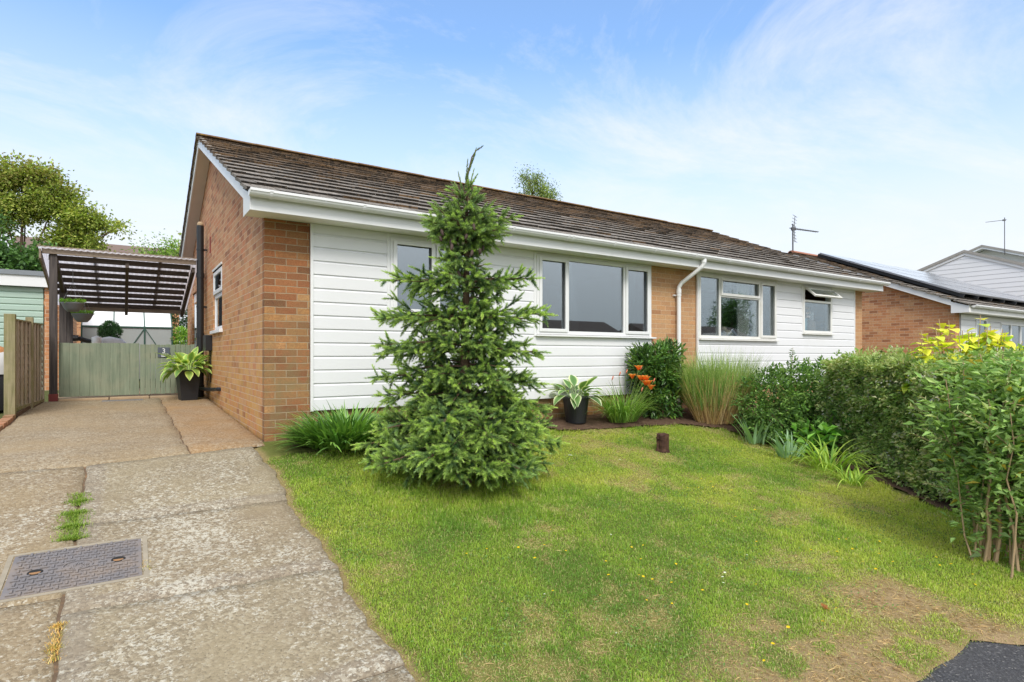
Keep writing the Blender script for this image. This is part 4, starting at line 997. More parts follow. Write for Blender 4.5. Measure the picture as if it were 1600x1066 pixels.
# ---- fence on the left boundary ------------------------------------------
FN = thing('fence', 'short weathered fence of framed board panels along the left edge of the drive', 'fence', (-2.40, 3.15, .1))
def fp(y): return -.02 + (y) * .085
for (y, h, w) in ((0, 1.33, .11), (1.02, 1.345, .085)):
    m = MB(); m.box(fp(y) - w / 2, fp(y) + w / 2, y - w / 2, y + w / 2, -.12, h); m.build('post', M['fence_post'], FN, bevel=.004)
for i, (ya, yb) in enumerate(((.06, .975), (1.065, 1.84))):
    n = 5
    m = MB(); rng = random.Random(i)
    for k in range(12):     # overlapping horizontal boards
        z = .12 + k * .094
        m.prism([(fp(ya) - .004, z), (fp(ya) + .006, z), (fp(ya) - .006, z + .112), (fp(ya) - .012, z + .112)], 'y', ya, yb) if False else m.add(
            [(fp(ya) + .002, ya, z), (fp(yb) + .002, yb, z), (fp(yb) - .010, yb, z + .112), (fp(ya) - .010, ya, z + .112), (fp(ya) - .006, ya, z), (fp(yb) - .006, yb, z), (fp(yb) - .016, yb, z + .112), (fp(ya) - .016, ya, z + .112)],
            [(0, 1, 2, 3), (7, 6, 5, 4), (0, 4, 5, 1), (3, 2, 6, 7), (1, 5, 6, 2), (0, 3, 7, 4)])
    p = m.build('panel', M['fence'], FN)
    m = MB()
    for k in range(n):
        y = ya + .015 + (yb - ya - .03) * k / (n - 1); m.box(fp(y) + .003, fp(y) + .026, y - .016, y + .016, .10, 1.262)
    m.build('batten', M['fence'], p)
    m = MB(); m.beam((fp(ya), ya, 1.27), (fp(yb), yb, 1.275), .05, .018); m.build('capping_rail', M['fence_post'], p); m = MB(); m.beam((fp(ya) + .006, ya, .10), (fp(yb) + .006, yb, .105), .04, .05); m.build('bottom_rail', M['fence_post'], p)
    m = MB(); m.beam((fp(ya) + .03 + .03 * (1 - i), ya - .02, -.0), (fp(yb) + .01, yb, .03), .025, .14); m.build('gravel_board', M['bark'], p)
for k in range(9):   # brick edging along the drive
    y = 1.0 + k * .235
    m = MB(); rng = random.Random(k); m.box(-2.46, -2.355 + rng.uniform(-.008, .008), y, y + .215, T(0, y) - .05, T(0, y) + .055 + rng.uniform(-.006, .006))
    tag(m.build('edging_brick', simple('edging_brick_%d' % k, (.33 + rng.uniform(-.05, .05), .17, .09), .95, .3, 20, bump=.6, bscale=60), bevel=.006), 'worn red-brown edging brick laid along the left side of the drive', 'brick', 'bricks edging the drive')

# ---- greenhouse behind the gates -------------------------------------------
GH = thing('greenhouse', 'polycarbonate greenhouse with a thin dark green frame behind the gates', 'greenhouse', (-1.15, 10, .3))
xs = [-.86 + k * .61 for k in range(4)]; xs[-1] = .93; dep = 1.9; ez, rzz = 1.275, 1.95
m = MB(); 
for x in xs: m.beam((x, 0, 0), (x, 0, ez), .03, .03); m.beam((x, 0, ez), (x, dep / 2, rzz), .025, .025); m.beam((x, dep, 0), (x, dep, ez), .03, .03); m.beam((x, dep, ez), (x, dep / 2, rzz), .025, .025)
for (y, z) in ((0, ez), (dep, ez), (dep / 2, rzz), (0, .02), (dep, .02)): m.beam((xs[0], y, z), (xs[-1], y, z), .035, .035)
m.beam((xs[2] - .0, -.004, ez - .02), (xs[2] - .42, -.004, .55), .018, .018); m.beam((xs[2], -.004, ez - .02), (xs[2] + .42, -.004, .55), .018, .018)
m.build('frame', M['green_metal'], GH)
for a, b in zip(xs, xs[1:]):
    m = MB(); m.box(a + .016, b - .016, .006, .012, .04, ez - .02); m.build('side_panel', M['frost'], GH)
    m = MB(); m.obox(((a + b) / 2, dep / 4, (ez + rzz) / 2 + .004), ((b - a) / 2 - .014, 0, 0), (0, dep / 4 - .01, (rzz - ez) / 2 - .008), (0, -.003, .004)); m.build('roof_panel', M['white_paint'], GH)
    m = MB(); m.obox(((a + b) / 2, dep * .75, (ez + rzz) / 2 + .004), ((b - a) / 2 - .014, 0, 0), (0, dep / 4 - .01, -(rzz - ez) / 2 + .008), (0, .003, .004)); m.build('roof_panel', M['white_paint'], GH)
m = MB()
for x in (xs[0], xs[-1]): m.prism([(.01, 0), (dep - .01, 0), (dep - .01, ez), (dep / 2, rzz - .02), (.01, ez)], 'x', x - .003, x + .003)
m.box(xs[0] + .02, xs[-1] - .02, dep - .012, dep - .006, .04, ez - .02); m.build('end_panel', M['frost'], GH)
# covered barbecue-like object behind the gate
t = thing('covered_garden_furniture', 'pale sheeted heap with a dark handle showing over the wide gate', 'cover', (-1.45, 7.6, .30))
m = MB(); m.lathe([(.40, 0), (.42, .5), (.36, .78), (.22, .93), (.001, .98)], n=18); m.build('sheet', M['cover'], t, smooth=True)
m = MB(); m.tube([(-.28, -.3, .86), (-.40, -.32, .90), (-.48, -.34, .93)], .045, 10); m.tube([(-.48, -.34, .93), (-.56, -.34, .93)], .06, 10); m.build('handle', M['black'], t)
m = MB(); m.lathe([(.07, .8), (.08, .86), (.08, .95), (.001, .98)], (-.2, -.34, 0), 12); m.build('white_knob', M['white_paint'], t, smooth=True)

# ---- hanging baskets ----------------------------------------------------------
def basket(x, y, z, r, label):
    t = thing('hanging_basket', label, 'hanging basket', (x, y, z)); rng = np.random.default_rng(int(z * 100))
    m = MB(); m.lathe([(.001, -.145), (r * .45, -.14), (r * .72, -.09), (r * .92, -.02), (r, -.002), (r, .008), (r * .9, .006), (r * .3, -.01), (.001, -.01)], n=28); m.build('bowl', M['charcoal'], t, smooth=True)
    top = rz(y - 5) - .03 - z
    for k in range(4):
        a = k * PI / 2 + .4; m = MB(); m.tube([(r * .95 * math.cos(a), r * .95 * math.sin(a), 0), (.006 * math.cos(a), .006 * math.sin(a), min(.34, top))], .0022, 5); m.build('chain', M['metal_grey'], t)
    m = MB(); m.tube([(0, 0, min(.34, top)), (0, 0, top)], .004, 5); m.build('hook', M['metal_grey'], t)
    n = 520; a = rng.uniform(0, 2 * PI, n); rr = r * np.sqrt(rng.random(n)); c = np.stack([rr * np.cos(a), rr * np.sin(a), .005 + .05 * rng.random(n)], 1)
    d = nrm(np.stack([np.cos(a) * .8, np.sin(a) * .8, rng.uniform(.2, 1, n)], 1) + .5 * rng.normal(size=(n, 3)))
    leaf_mesh('foliage', c, d, np.tile([0, 0, 1.], (n, 1)), rng.uniform(.02, .05, n), .022, pal(rng, n, [(.16, .3, .05), (.25, .36, .08), (.09, .2, .04)]), M['leaf'], t)
basket(-1.915, 5.5, 1.765, .165, 'upper grey hanging bowl of bright seedlings, the nearer of two')
basket(-1.83, 6.42, 1.64, .165, 'lower dark grey hanging bowl behind the nearer one')

# ---- cast-iron inspection cover in the drive -----------------------------------
def cover():
    cx, cy = -1.46, -2.18; sl = math.atan((T(0, -1.9) - T(0, -2.45)) / .55)
    t = thing('inspection_cover', 'rectangular cast-iron inspection cover with raised treads set in the drive', 'drain cover', (cx, cy, T(0, cy) + .014)); t.rotation_euler = (sl, 0, -.01)
    hx, hy = .325, .265
    m = MB(); m.box(-hx - .03, hx + .03, -hy - .03, -hy - .004, -.03, .004); m.box(-hx - .03, hx + .03, hy + .004, hy + .03, -.03, .004); m.box(-hx - .03, -hx - .004, -hy - .004, hy + .004, -.03, .004); m.box(hx + .004, hx + .03, -hy - .004, hy + .004, -.03, .004); m.build('rim', M['cement'], t)
    m = MB(); m.box(-hx - .006, hx + .006, -hy - .006, hy + .006, -.03, -.004); m.build('frame_gap', M['dark'], t); m = MB(); m.box(-hx + .004, hx - .004, -hy + .004, hy - .004, -.02, .004); m.build('plate', M['iron'], t, bevel=.002)
    m = MB(); k = 0; s = .040
    for j in range(-6, 7):
        for i in range(-8, 9):
            x, y = i * s, j * s
            if abs(x) > hx - .022 or abs(y) > hy - .02: continue
            if (x / .088) ** 2 + (y / .075) ** 2 < 1 or min((x - .20) ** 2, (x + .20) ** 2) + y * y < .0019: continue
            if (i + j) % 2: m.box(x - .021, x + .021, y - .006, y + .006, .003, .013)
            else: m.box(x - .006, x + .006, y - .019, y + .019, .003, .013)
    m.build('tread', M['iron'], t, bevel=.0015)
    m = MB(); n = 40
    for (ra, rb, z1) in ((.076, .070, .011),):
        for k in range(n):
            a, b = 2 * PI * k / n, 2 * PI * (k + 1) / n
            f = lambda r, q, z: (r * math.cos(q), r * .82 * math.sin(q), z)
            m.add([f(ra, a, .004), f(ra, b, .004), f(ra, b, z1), f(ra, a, z1), f(rb, a, .004), f(rb, b, .004), f(rb, b, z1), f(rb, a, z1)], [(0, 1, 2, 3), (3, 2, 6, 7), (7, 6, 5, 4)])
    rg_ = random.Random(3)
    for k in range(22):
        x, y = rg_.uniform(-.05, .05), rg_.uniform(-.036, .036)
        m.box(x - .003, x + .003, y - .012, y + .012, .003, .0085 + .001 * (k % 3))
    m.build('oval_emblem', M['iron'], t)
    for sx in (-.20, .20):
        m = MB(); m.lathe([(.038, .0048), (.034, .0062), (.028, .0050), (.001, .0045)], (sx, 0, 0), 20); q = m.build('lifting_hole', M['dark'], t)
        m = MB(); m.prism([(sx + .027 * math.cos(a), -.002 + .024 * math.sin(a)) for a in [PI + PI * k / 12 for k in range(13)]], 'z', .0047, .0068); m.build('hole_soil', M['rust'], q)
cover()
# sawn tree stump
m = MB(); rng = random.Random(5); n = 20
prof = []; vs = []; fs = []
for i, z in enumerate([-.05, 0, .03, .07, .12, .17, .205, .21]):
    for k in range(n):
        a = 2 * PI * k / n; r = (.085 if z <= 0 else .072) * (1 + .10 * math.sin(5 * a + 1) + .07 * math.sin(9 * a + z * 9)) * (.0 if False else 1) + rng.uniform(-.004, .004)
        if i == 7: r *= .72
        vs.append((r * math.cos(a) + .02 * z, r * math.sin(a), z + (.012 * math.sin(3 * a) if i >= 6 else 0)))
for i in range(7):
    for k in range(n): a = i * n + k; b = i * n + (k + 1) % n; fs.append((a, b, b + n, a + n))
fs.append(tuple(range(7 * n, 8 * n))); m.add(vs, fs)
st = thing('tree_stump', 'short dark brown stump of a felled sapling standing in the lawn', 'tree stump', (4.30, -1.60, T(0, -1.6)))
m.build('bark_log', M['stump'], st)
m = MB(); m.tube([(-.06, .0, .15), (-.10, .0, .165), (-.115, .0, .18)], [.012, .010, .006], 6); m.tube([(.06, -.02, .19), (.09, -.02, .205)], [.008, .004], 6); m.build('twig_stub', M['stump'], st)

# ================================================================== PLANTS
# ---- the spruce in the middle of the lawn -----------------------------
def spruce():
    bx, by = 1.44, -1.74; bz = T(bx, by)
    t = thing('spruce_tree', 'bushy young spruce with a bare tufted tip and dark cones on the lawn', 'tree', (bx, by, bz + .05))
    rng = np.random.default_rng(21)
    Rv = np.array([.830, -.558, 0]); Fv = np.array([.558, .830, 0])
    wood_ = MB(); wood_.tube([(0, 0, -.05), (.01, 0, .5), (.0, .01, 1.3), (.015, .0, 2.1), (.02, .01, 2.6), (.03, .0, 2.92)], [.065, .055, .042, .026, .012, .005], 8)
    # height of the branch tips, reach, number, droop
    tiers = [(.10, .84, 12, -.04), (.20, .92, 12, -.05), (.33, .93, 12, -.06), (.47, .86, 11, -.06), (.61, .78, 10, -.05), (.75, .70, 10, -.05), (.89, .64, 9, -.04), (1.03, .60, 9, -.03),
             (1.17, .52, 8, -.02), (1.31, .50, 8, -.02), (1.45, .44, 7, 0), (1.57, .34, 7, .0), (1.70, .33, 7, .03), (1.84, .40, 7, .04), (1.96, .32, 6, .05), (2.10, .19, 6, .05),
             (2.20, .24, 7, .06), (2.30, .36, 9, .06), (2.37, .42, 11, .07), (2.46, .38, 10, .09), (2.54, .27, 8, .11), (2.62, .18, 7, .13), (2.72, .13, 6, .13)]
    sh0 = []; sh1 = []; age = []; thick = []
    def shoot(p, q, a, k=1.): sh0.append(p); sh1.append(q); age.append(a); thick.append(k)
    def branch(az, ztip, reach, rise, dens=1.):
        d = np.array([math.cos(az), math.sin(az), 0]); s = np.array([-math.sin(az), math.cos(az), 0])
        z0 = ztip - rise + .02; n = 6
        pts = []
        for k in range(n + 1):
            u = k / n
            pts.append(d * reach * u + s * .05 * math.sin(u * 3 + az * 3) * reach + np.array([0, 0, z0 + rise * u ** 1.6 + .03 * math.sin(u * PI) * reach]))
        wood_.tube(pts, [max(.004, .016 * reach * (1 - k / n) + .003) for k in range(n + 1)], 5, cap=False)
        step = .072; m = int(reach * .86 / step)
        at = lambda u: pts[min(int(u * n), n - 1)] + (pts[min(int(u * n), n - 1) + 1] - pts[min(int(u * n), n - 1)]) * (u * n - min(int(u * n), n - 1))
        tip = at(1.); shoot(at(.86), tip + d * .05, 0.); 
        for j in range(m):
            u = .16 + .84 * (j + rng.random() * .5) / m; p = at(min(u, .999))
            for sd in (-1, 1):
                rem = (1 - u) * reach
                L = min(.30, .05 + rem * .55) * rng.uniform(.7, 1.15) * dens
                an = math.radians(rng.uniform(38, 62))
                ro = rng.normal(0, .55); v = d * math.cos(an) + (s * sd * math.cos(ro) + np.array([0, 0, 1.]) * math.sin(ro)) * math.sin(an) + np.array([0, 0, rng.uniform(-.30, .10)])
                v /= np.linalg.norm(v); q = p + v * L
                wood_.tube([p, q], [.0035, .002], 4, cap=False) if L > .12 else None
                a = 1 - u
                shoot(p + v * L * .15, q, a * .6 + .1)
                if L > .11:
                    for w in range(int(L / .066)):
                        f = .25 + .75 * w / max(1, int(L / .066)); pp = p + v * L * f
                        s2 = 1 if w % 2 else -1; c_ = np.cross(v, [0, 0, 1.]); c_ /= np.linalg.norm(c_)
                        ro2 = rng.uniform(-1.2, 1.2); v2 = v * .78 + (c_ * s2 * math.cos(ro2) + np.array([0, 0, 1.]) * math.sin(ro2)) * .62 + np.array([0, 0, rng.uniform(-.25, .10)]); v2 /= np.linalg.norm(v2)
                        shoot(pp, pp + v2 * rng.uniform(.08, .135), a * .35)
            for _ in range(rng.integers(0, 3)):                       # a few shoots standing up from or hanging under the branch
                v = d * rng.uniform(.3, .9) + np.array([0, 0, rng.choice([-1, .8])]) + s * rng.normal(0, .5); v /= np.linalg.norm(v); shoot(p, p + v * rng.uniform(.07, .14), .35)
    for i, (z, r, n, rise) in enumerate(tiers):
        off = rng.uniform(0, 2 * PI)
        for k in range(n):
            az = off + 2 * PI * k / n + rng.normal(0, .16)
            branch(az, z + rng.normal(0, .045), r * rng.uniform(.62, 1.02), rise + rng.normal(0, .03), 1.0)
    aR = math.atan2(Rv[1], Rv[0]); aL = aR + PI
    # the long limbs that make the outline
    for (az, z, r, rise) in ((aL + .1, 1.83, .78, .02), (aL + .45, 1.80, .55, .0), (aR - .05, 1.86, .68, .05), (aR - .5, 1.84, .5, .03), (aL - .2, 1.50, .92, -.02), (aL + .25, 1.46, .8, -.03), (aR + .1, 1.52, .82, .02), (aR - .35, 1.46, .66, 0),
                             (aL + .3, 1.22, .80, -.02), (aL - .15, 1.14, .86, -.02), (aL, .92, .90, -.01), (aL - .1, .74, .86, -.02), (aR - .1, 1.16, .74, 0), (aR + .2, 1.24, .62, 0), (aR, .86, .76, -.02),
                             (aR + .25, .62, .86, -.03), (aL + .1, .30, 1.0, -.03), (aR, .30, .92, -.04), (aL - .35, .46, .96, -.04), (aR + .4, .42, .92, -.04), (aR - .15, 2.43, .48, .10), (aL + .1, 2.45, .38, .10), (aR + .15, 2.28, .38, .06)):
        branch(az, z, r, rise, 1.05)
    # bare, tufted tip
    for (lx, z0, dx, dz) in ((0, 2.72, .02, .28), (.0, 2.80, .10, .30), (-.02, 2.66, -.05, .22), (.02, 2.70, .09, .16), (.0, 2.62, -.13, .16), (.02, 2.58, .16, .10), (-.02, 2.60, -.09, .2), (.0, 2.55, -.16, .12), (.02, 2.66, .06, .24), (0, 2.50, .12, .13)):
        p = Rv * lx + np.array([0, 0, z0]); q = p + Rv * dx + Fv * rng.normal(0, .04) + np.array([0, 0, dz])
        wood_.tube([p, q], [.004, .0025], 5); shoot(p, q, .25, .62); shoot(p, p + (q - p) * .5, .35, .9)
    p = Rv * .10 + np.array([0, 0, 3.08]); wood_.tube([Rv * .02 + np.array([0, 0, 2.85]), Rv * .06 + np.array([0, 0, 3.02]), p, p + Rv * .055 + np.array([0, 0, .035])], [.008, .006, .005, .004], 5); shoot(Rv * .03 + np.array([0, 0, 2.88]), p, .8, .45); shoot(p, p + Rv * .06 + np.array([0, 0, .04]), .9, .5)
    A = np.array(sh0); B = np.array(sh1); age_ = np.array(age); th = np.array(thick)
    L = np.linalg.norm(B - A, axis=1); cnt = np.maximum(40, (L * 1500).astype(int))
    idx = np.repeat(np.arange(len(A)), cnt); n = len(idx)
    ax = nrm(B - A)[idx]; u = rng.random(n)
    p = A[idx] + (B - A)[idx] * u[:, None]
    r = rdir(rng, n); r = nrm(r - ax * (r * ax).sum(1, keepdims=True)); r[:, 2] = r[:, 2] * .8 + .22; r = nrm(r)
    ang = rng.normal(.76, .15, n) - .45 * (u > .84)
    d = nrm(ax * np.cos(ang)[:, None] + r * np.sin(ang)[:, None])
    ln = rng.uniform(.024, .032, n) * th[idx] ** .5; w = rng.uniform(.0032, .0046, n)
    side = nrm(np.cross(d, rdir(rng, n)))
    v = np.stack([p - side * w[:, None] / 2, p + side * w[:, None] / 2, p + d * ln[:, None]], 1).reshape(-1, 3)
    # new growth at shoot ends is fresher green, old wood darker, some shoots bluish
    g = np.clip(.62 - age_[idx] * 1.3 + (u - .4) * .8 + rng.normal(0, .05, n) + rng.normal(0, .22, len(A))[idx], 0, 1)[:, None]
    blue = (rng.random(len(A)) < .16)[idx][:, None]
    c = np.array([.055, .115, .045]) * (1 - g) + np.array([.46, .60, .16]) * g
    c = np.where(blue, c * .6 + np.array([.19, .30, .20]) * .4, c)
    top = np.clip((p[:, 2:3] - 1.9) / .6, 0, 1); c = c * (1 - .35 * top) + np.array([.25, .33, .15]) * .35 * top
    o = raw('foliage', v, np.arange(3 * n), np.full(n, 3), M['needle'], t, col=np.repeat(np.clip(c * 1.28, .01, .72), 3, 0))
    wood_.build('trunk', M['bark'], t)
    rr = random.Random(9); cm = simple('spruce_cone', (.065, .038, .028), .7, .3, 40, bump=.6, bscale=150)
    for k in range(30):
        a = rr.uniform(0, 2 * PI); z = rr.uniform(2.0, 2.42) if k > 5 else rr.uniform(1.82, 2.0); q = rr.uniform(.07, .30) if z > 2.1 else rr.uniform(.06, .2)
        if k % 2: a = math.atan2(-Fv[1], -Fv[0]) + rr.uniform(-1.5, 1.5)
        m = MB(); ln = rr.uniform(.055, .075)
        m.tube([(0, 0, 0), (.002, 0, -.012), (.004, .002, -ln * .5), (.004, .003, -ln * .85), (.003, .004, -ln)], [.006, .0135, .016, .012, .004], 8); cn = m.build('cone', cm, t, smooth=True)
        cn.location = (q * math.cos(a), q * math.sin(a), z); cn.rotation_euler = (rr.uniform(-.4, .4), rr.uniform(-.4, .4), 0)
spruce()

# ---- strap-leaved clumps ---------------------------------------------------
def place(x, y, dz=0): return (x, y, T(x, y) + dz)
def agapanthus():
    rng = np.random.default_rng(5); n = 1150
    t = thing('agapanthus_clump', 'dense clump of dark green strap leaves at the brick corner of the bungalow', 'plant', place(.74, -.46, .02))
    a = rng.uniform(0, 2 * PI, n); rr = .33 * np.sqrt(rng.random(n)); b = np.stack([rr * np.cos(a) * 1.2, rr * np.sin(a) * .85, np.zeros(n)], 1)
    az = a + rng.normal(0, .5, n); q = rr / .33
    el = np.clip(1.38 - .70 * q + rng.normal(0, .16, n), .3, 1.5)
    col = pal(rng, n, [(.06, .13, .026), (.095, .18, .032), (.042, .095, .022), (.15, .245, .05)], .2)
    ribbons('leaves', b, az, el, rng.uniform(.4, 1.05, n), rng.uniform(.34, .54, n), rng.uniform(.026, .040, n), col, M['gloss_leaf'], t, K=7, tipcol=col * 1.35, fold=.22, ymax=.37, zmin=.01)
    return t
agapanthus()
def hosta(name, label, x, y, z, rim, h, sq, n, L, W, seed, leafcols, edgecol, potrot=0, bias=0):
    """variegated hosta in a tapering pot"""
    t = thing('potted_hosta', label, 'potted plant', (x, y, z), potrot); rng = np.random.default_rng(seed)
    m = MB()
    if sq:
        k = .72; ring = lambda s, zz: [(s * i, s * j, zz) for i, j in ((-1, -1), (1, -1), (1, 1), (-1, 1))]
        a, b_, c_ = ring(rim * k, 0), ring(rim, h), ring(rim * .9, h)
        m.add(a + b_ + c_ + ring(rim * .85, h - .05), [(0, 3, 2, 1)] + [(i, (i + 1) % 4, 4 + (i + 1) % 4, 4 + i) for i in range(4)] + [(4 + i, 4 + (i + 1) % 4, 8 + (i + 1) % 4, 8 + i) for i in range(4)] + [(8 + i, 8 + (i + 1) % 4, 12 + (i + 1) % 4, 12 + i) for i in range(4)] + [(12, 13, 14, 15)])
        m.build('pot', M['black_pot'], t, bevel=.006)
    else:
        m.lathe([(.001, 0), (rim * .72, 0), (rim * .95, h * .93), (rim, h * .93), (rim, h), (rim * .9, h), (rim * .86, h - .05), (.001, h - .05)], n=28); m.build('pot', M['black_pot'], t, smooth=False)
    m = MB(); (m.box(-rim * .84, rim * .84, -rim * .84, rim * .84, h - .05, h - .03) if sq else m.lathe([(rim * .86, h - .04), (.001, h - .03)], n=20)); m.build('compost', M['soil'], t)
    a = np.arange(n) * 2.399 + rng.normal(0, .2, n); q = np.linspace(0, 1, n)
    b = np.stack([.3 * rim * np.cos(a), .3 * rim * np.sin(a), np.full(n, h - .03)], 1)
    el = 1.2 - .85 * q + rng.normal(0, .16, n)
    prof = lambda u: .06 if u < .42 else max(0.02, math.sin(PI * min(1, (u - .40) / .60) ** .80)) 
    col = pal(rng, n, leafcols, .15); ed = pal(rng, n, [edgecol], .12)
    ribbons('leaves', b, a + rng.normal(0, .2, n), el, rng.uniform(.9, 1.7, n) * (.6 + .6 * q), L * rng.uniform(.75, 1.15, n), W * rng.uniform(.8, 1.15, n), col, M['leaf'], t, K=10, profile=prof, edge=ed, fold=.22)
    return t
hosta('h', 'yellow-edged hosta in a tall square black planter by the green gate', -.33, 4.52, T(0, 4.45) + .01, 165e-3, .50, True, 64, .50, .125, 3, [(.10, .19, .05), (.16, .26, .06), (.22, .30, .07)], (.46, .48, .16), .12)
hosta('h', 'white-edged hosta in a round black pot in the bed to the right of the spruce', 3.98, -.33, T(4, -.33) + .02, .19, .36, False, 30, .46, .135, 8, [(.07, .14, .045), (.10, .18, .05)], (.52, .54, .32))

def daylily_orange():
    rng = np.random.default_rng(15); n = 300
    t = thing('orange_daylily', 'clump of grassy leaves with open orange lily flowers against the white boards', 'flowering plant', place(4.70, -.52, .03))
    a = rng.uniform(0, 2 * PI, n); rr = .16 * np.sqrt(rng.random(n)); b = np.stack([rr * np.cos(a) * 1.5, rr * np.sin(a) * .8, np.zeros(n)], 1)
    col = pal(rng, n, [(.12, .22, .04), (.19, .28, .06), (.09, .17, .035)], .18)
    ribbons('leaves', b, a + rng.normal(0, .5, n), rng.uniform(.9, 1.45, n), rng.uniform(.6, 1.9, n), rng.uniform(.40, .74, n), rng.uniform(.012, .019, n), col, M['leaf'], t, K=7, fold=.2, ymax=.44)
    heads = [(.14, -.16, .74), (.06, -.12, .62), (.20, -.2, .60), (.28, -.16, .52), (.33, -.22, .46), (.24, -.26, .53), (.35, -.12, .58), (.12, -.22, .60)]
    buds = [(-.28, -.06, .60), (-.16, -.08, .66), (-.03, -.08, .69), (.22, -.12, .74), (.40, -.2, .56), (.1, -.25, .44)]
    m = MB()
    for (x, y, z) in heads + buds: m.tube([(x * .3, y * .3, 0), (x * .55, y * .5, z * .5), (x, y, z)], [.005, .004, .003], 5)
    m.build('flower_stalk', simple('lily_stalk', (.16, .22, .06), .5, .15, 20), t)
    for (x, y, z) in heads:
        k = 6; az = np.arange(k) * PI / 3 + rng.uniform(0, 1); base = np.tile([x, y, z], (k, 1))
        c = np.tile([.92, .27, .05], (k, 1)) * rng.uniform(.85, 1.1, (k, 1)); dirx = rng.uniform(.25, .8)
        f = ribbons('flower', base * 1., az, np.full(k, 1.2), np.full(k, 1.15), np.full(k, .105), np.where(np.arange(k) % 2, .048, .036), c, M['petal'], t, K=5, tipcol=np.tile([.95, .36, .12], (k, 1)), fold=.1, profile=lambda u: .35 + .9 * math.sin(PI * min(1, u * .92 + .06)))
    for (x, y, z) in buds:
        m = MB(); m.tube([(x, y, z), (x + .008, y - .004, z + .02), (x + .018, y - .008, z + .05), (x + .022, y - .01, z + .062)], [.004, .009, .009, .002], 6); m.build('bud', simple('lily_bud', (.55, .16, .09), .6, .2, 30), t, smooth=True)
daylily_orange()

def shrub(name, label, cat, x, y, z, blobs, n, L, W, cols, seed, mat='leaf', stems=8, sub=140, subr=.09, tip=None, upb=.3, fold=.22, sprigs=0, surf=.62, stemcol='bark', ymax=None, core=.0, coldn=None):
    """leafy shrub: leaf clusters through several ellipsoid masses (bx,by,bz,rx,ry,rz), stems to each mass"""
    t = thing(name, label, cat, (x, y, z)); rng = np.random.default_rng(seed)
    bl = np.array(blobs, float); vol = bl[:, 3] * bl[:, 4] * bl[:, 5]; vol = vol ** .8 / (vol ** .8).sum()
    bi = rng.choice(len(bl), sub, p=vol); d = rdir(rng, sub); rad = surf + (1.05 - surf) * rng.random(sub) ** .7
    rad = np.where(rng.random(sub) < .28, rng.random(sub) * .8, rad)
    cc = bl[bi, :3] + d * rad[:, None] * bl[bi, 3:6]
    cc[:, 2] = np.maximum(cc[:, 2], .03)
    li = rng.integers(0, sub, n); od = rdir(rng, n) * (subr * rng.random((n, 1)) ** .5)
    c = cc[li] + od
    out = nrm(nrm(c - bl[bi[li], :3]) * .9 + nrm(od) * .7 + rng.normal(0, .45, (n, 3)) + np.array([0, 0, upb]))
    if ymax is not None: k = c[:, 1] < ymax; c, out, li = c[k], out[k], li[k]; n = len(c)
    k = c[:, 2] > .01; c, out, li = c[k], out[k], li[k]; n = len(c)
    col = pal(rng, n, cols, .16) * (1 + .22 * rng.normal(size=(sub, 1)))[li]
    if tip is not None:                                        # young pale leaves on the outermost shoots
        hot = (rng.random(sub) < tip[1])[li][:, None]; col = np.where(hot, col * .35 + np.array(tip[0]) * .65, col)
    col = np.clip(col, .006, .7)
    leaf_mesh('foliage', c, out, nrm(np.tile([0, 0, 1.], (n, 1)) + .5 * rng.normal(size=(n, 3))), L * rng.uniform(.65, 1.25, n), W * rng.uniform(.7, 1.2, n), col, M[mat], t, fold=fold)
    if stems:
        m = MB(); r = random.Random(seed); rmin = bl[:, :2].mean(0)
        for k in range(stems):
            b = bl[r.randrange(len(bl))]; a = (rmin[0] + (b[0] - rmin[0]) * .35 + r.uniform(-.08, .08), rmin[1] + (b[1] - rmin[1]) * .35 + r.uniform(-.08, .08), -.03)
            e = (b[0] + r.uniform(-.7, .7) * b[3], b[1] + r.uniform(-.7, .7) * b[4], b[2] + r.uniform(-.1, .8) * b[5])
            mid = tuple((p + q) / 2 + r.uniform(-.05, .05) for p, q in zip(a, e)); m.tube([a, mid, e], [.012, .009, .004], 6)
        m.build('stems', M[stemcol], t)
    return t
LAU = [(.030, .070, .016), (.05, .11, .022), (.075, .15, .03), (.022, .05, .014)]
shrub('laurel_bush', 'rounded glossy dark green bush in front of the brick pier and downpipe', 'bush', 5.60, -.34, T(6, -.4), [(0, 0, .72, .46, .27, .42), (.05, -.03, .32, .46, .27, .36), (-.25, .0, .85, .24, .24, .24), (.25, .0, .9, .24, .22, .22)],
      6200, .085, .036, LAU, 31, 'gloss_leaf', 8, 340, .10, ((.19, .30, .04), .16), ymax=.30)

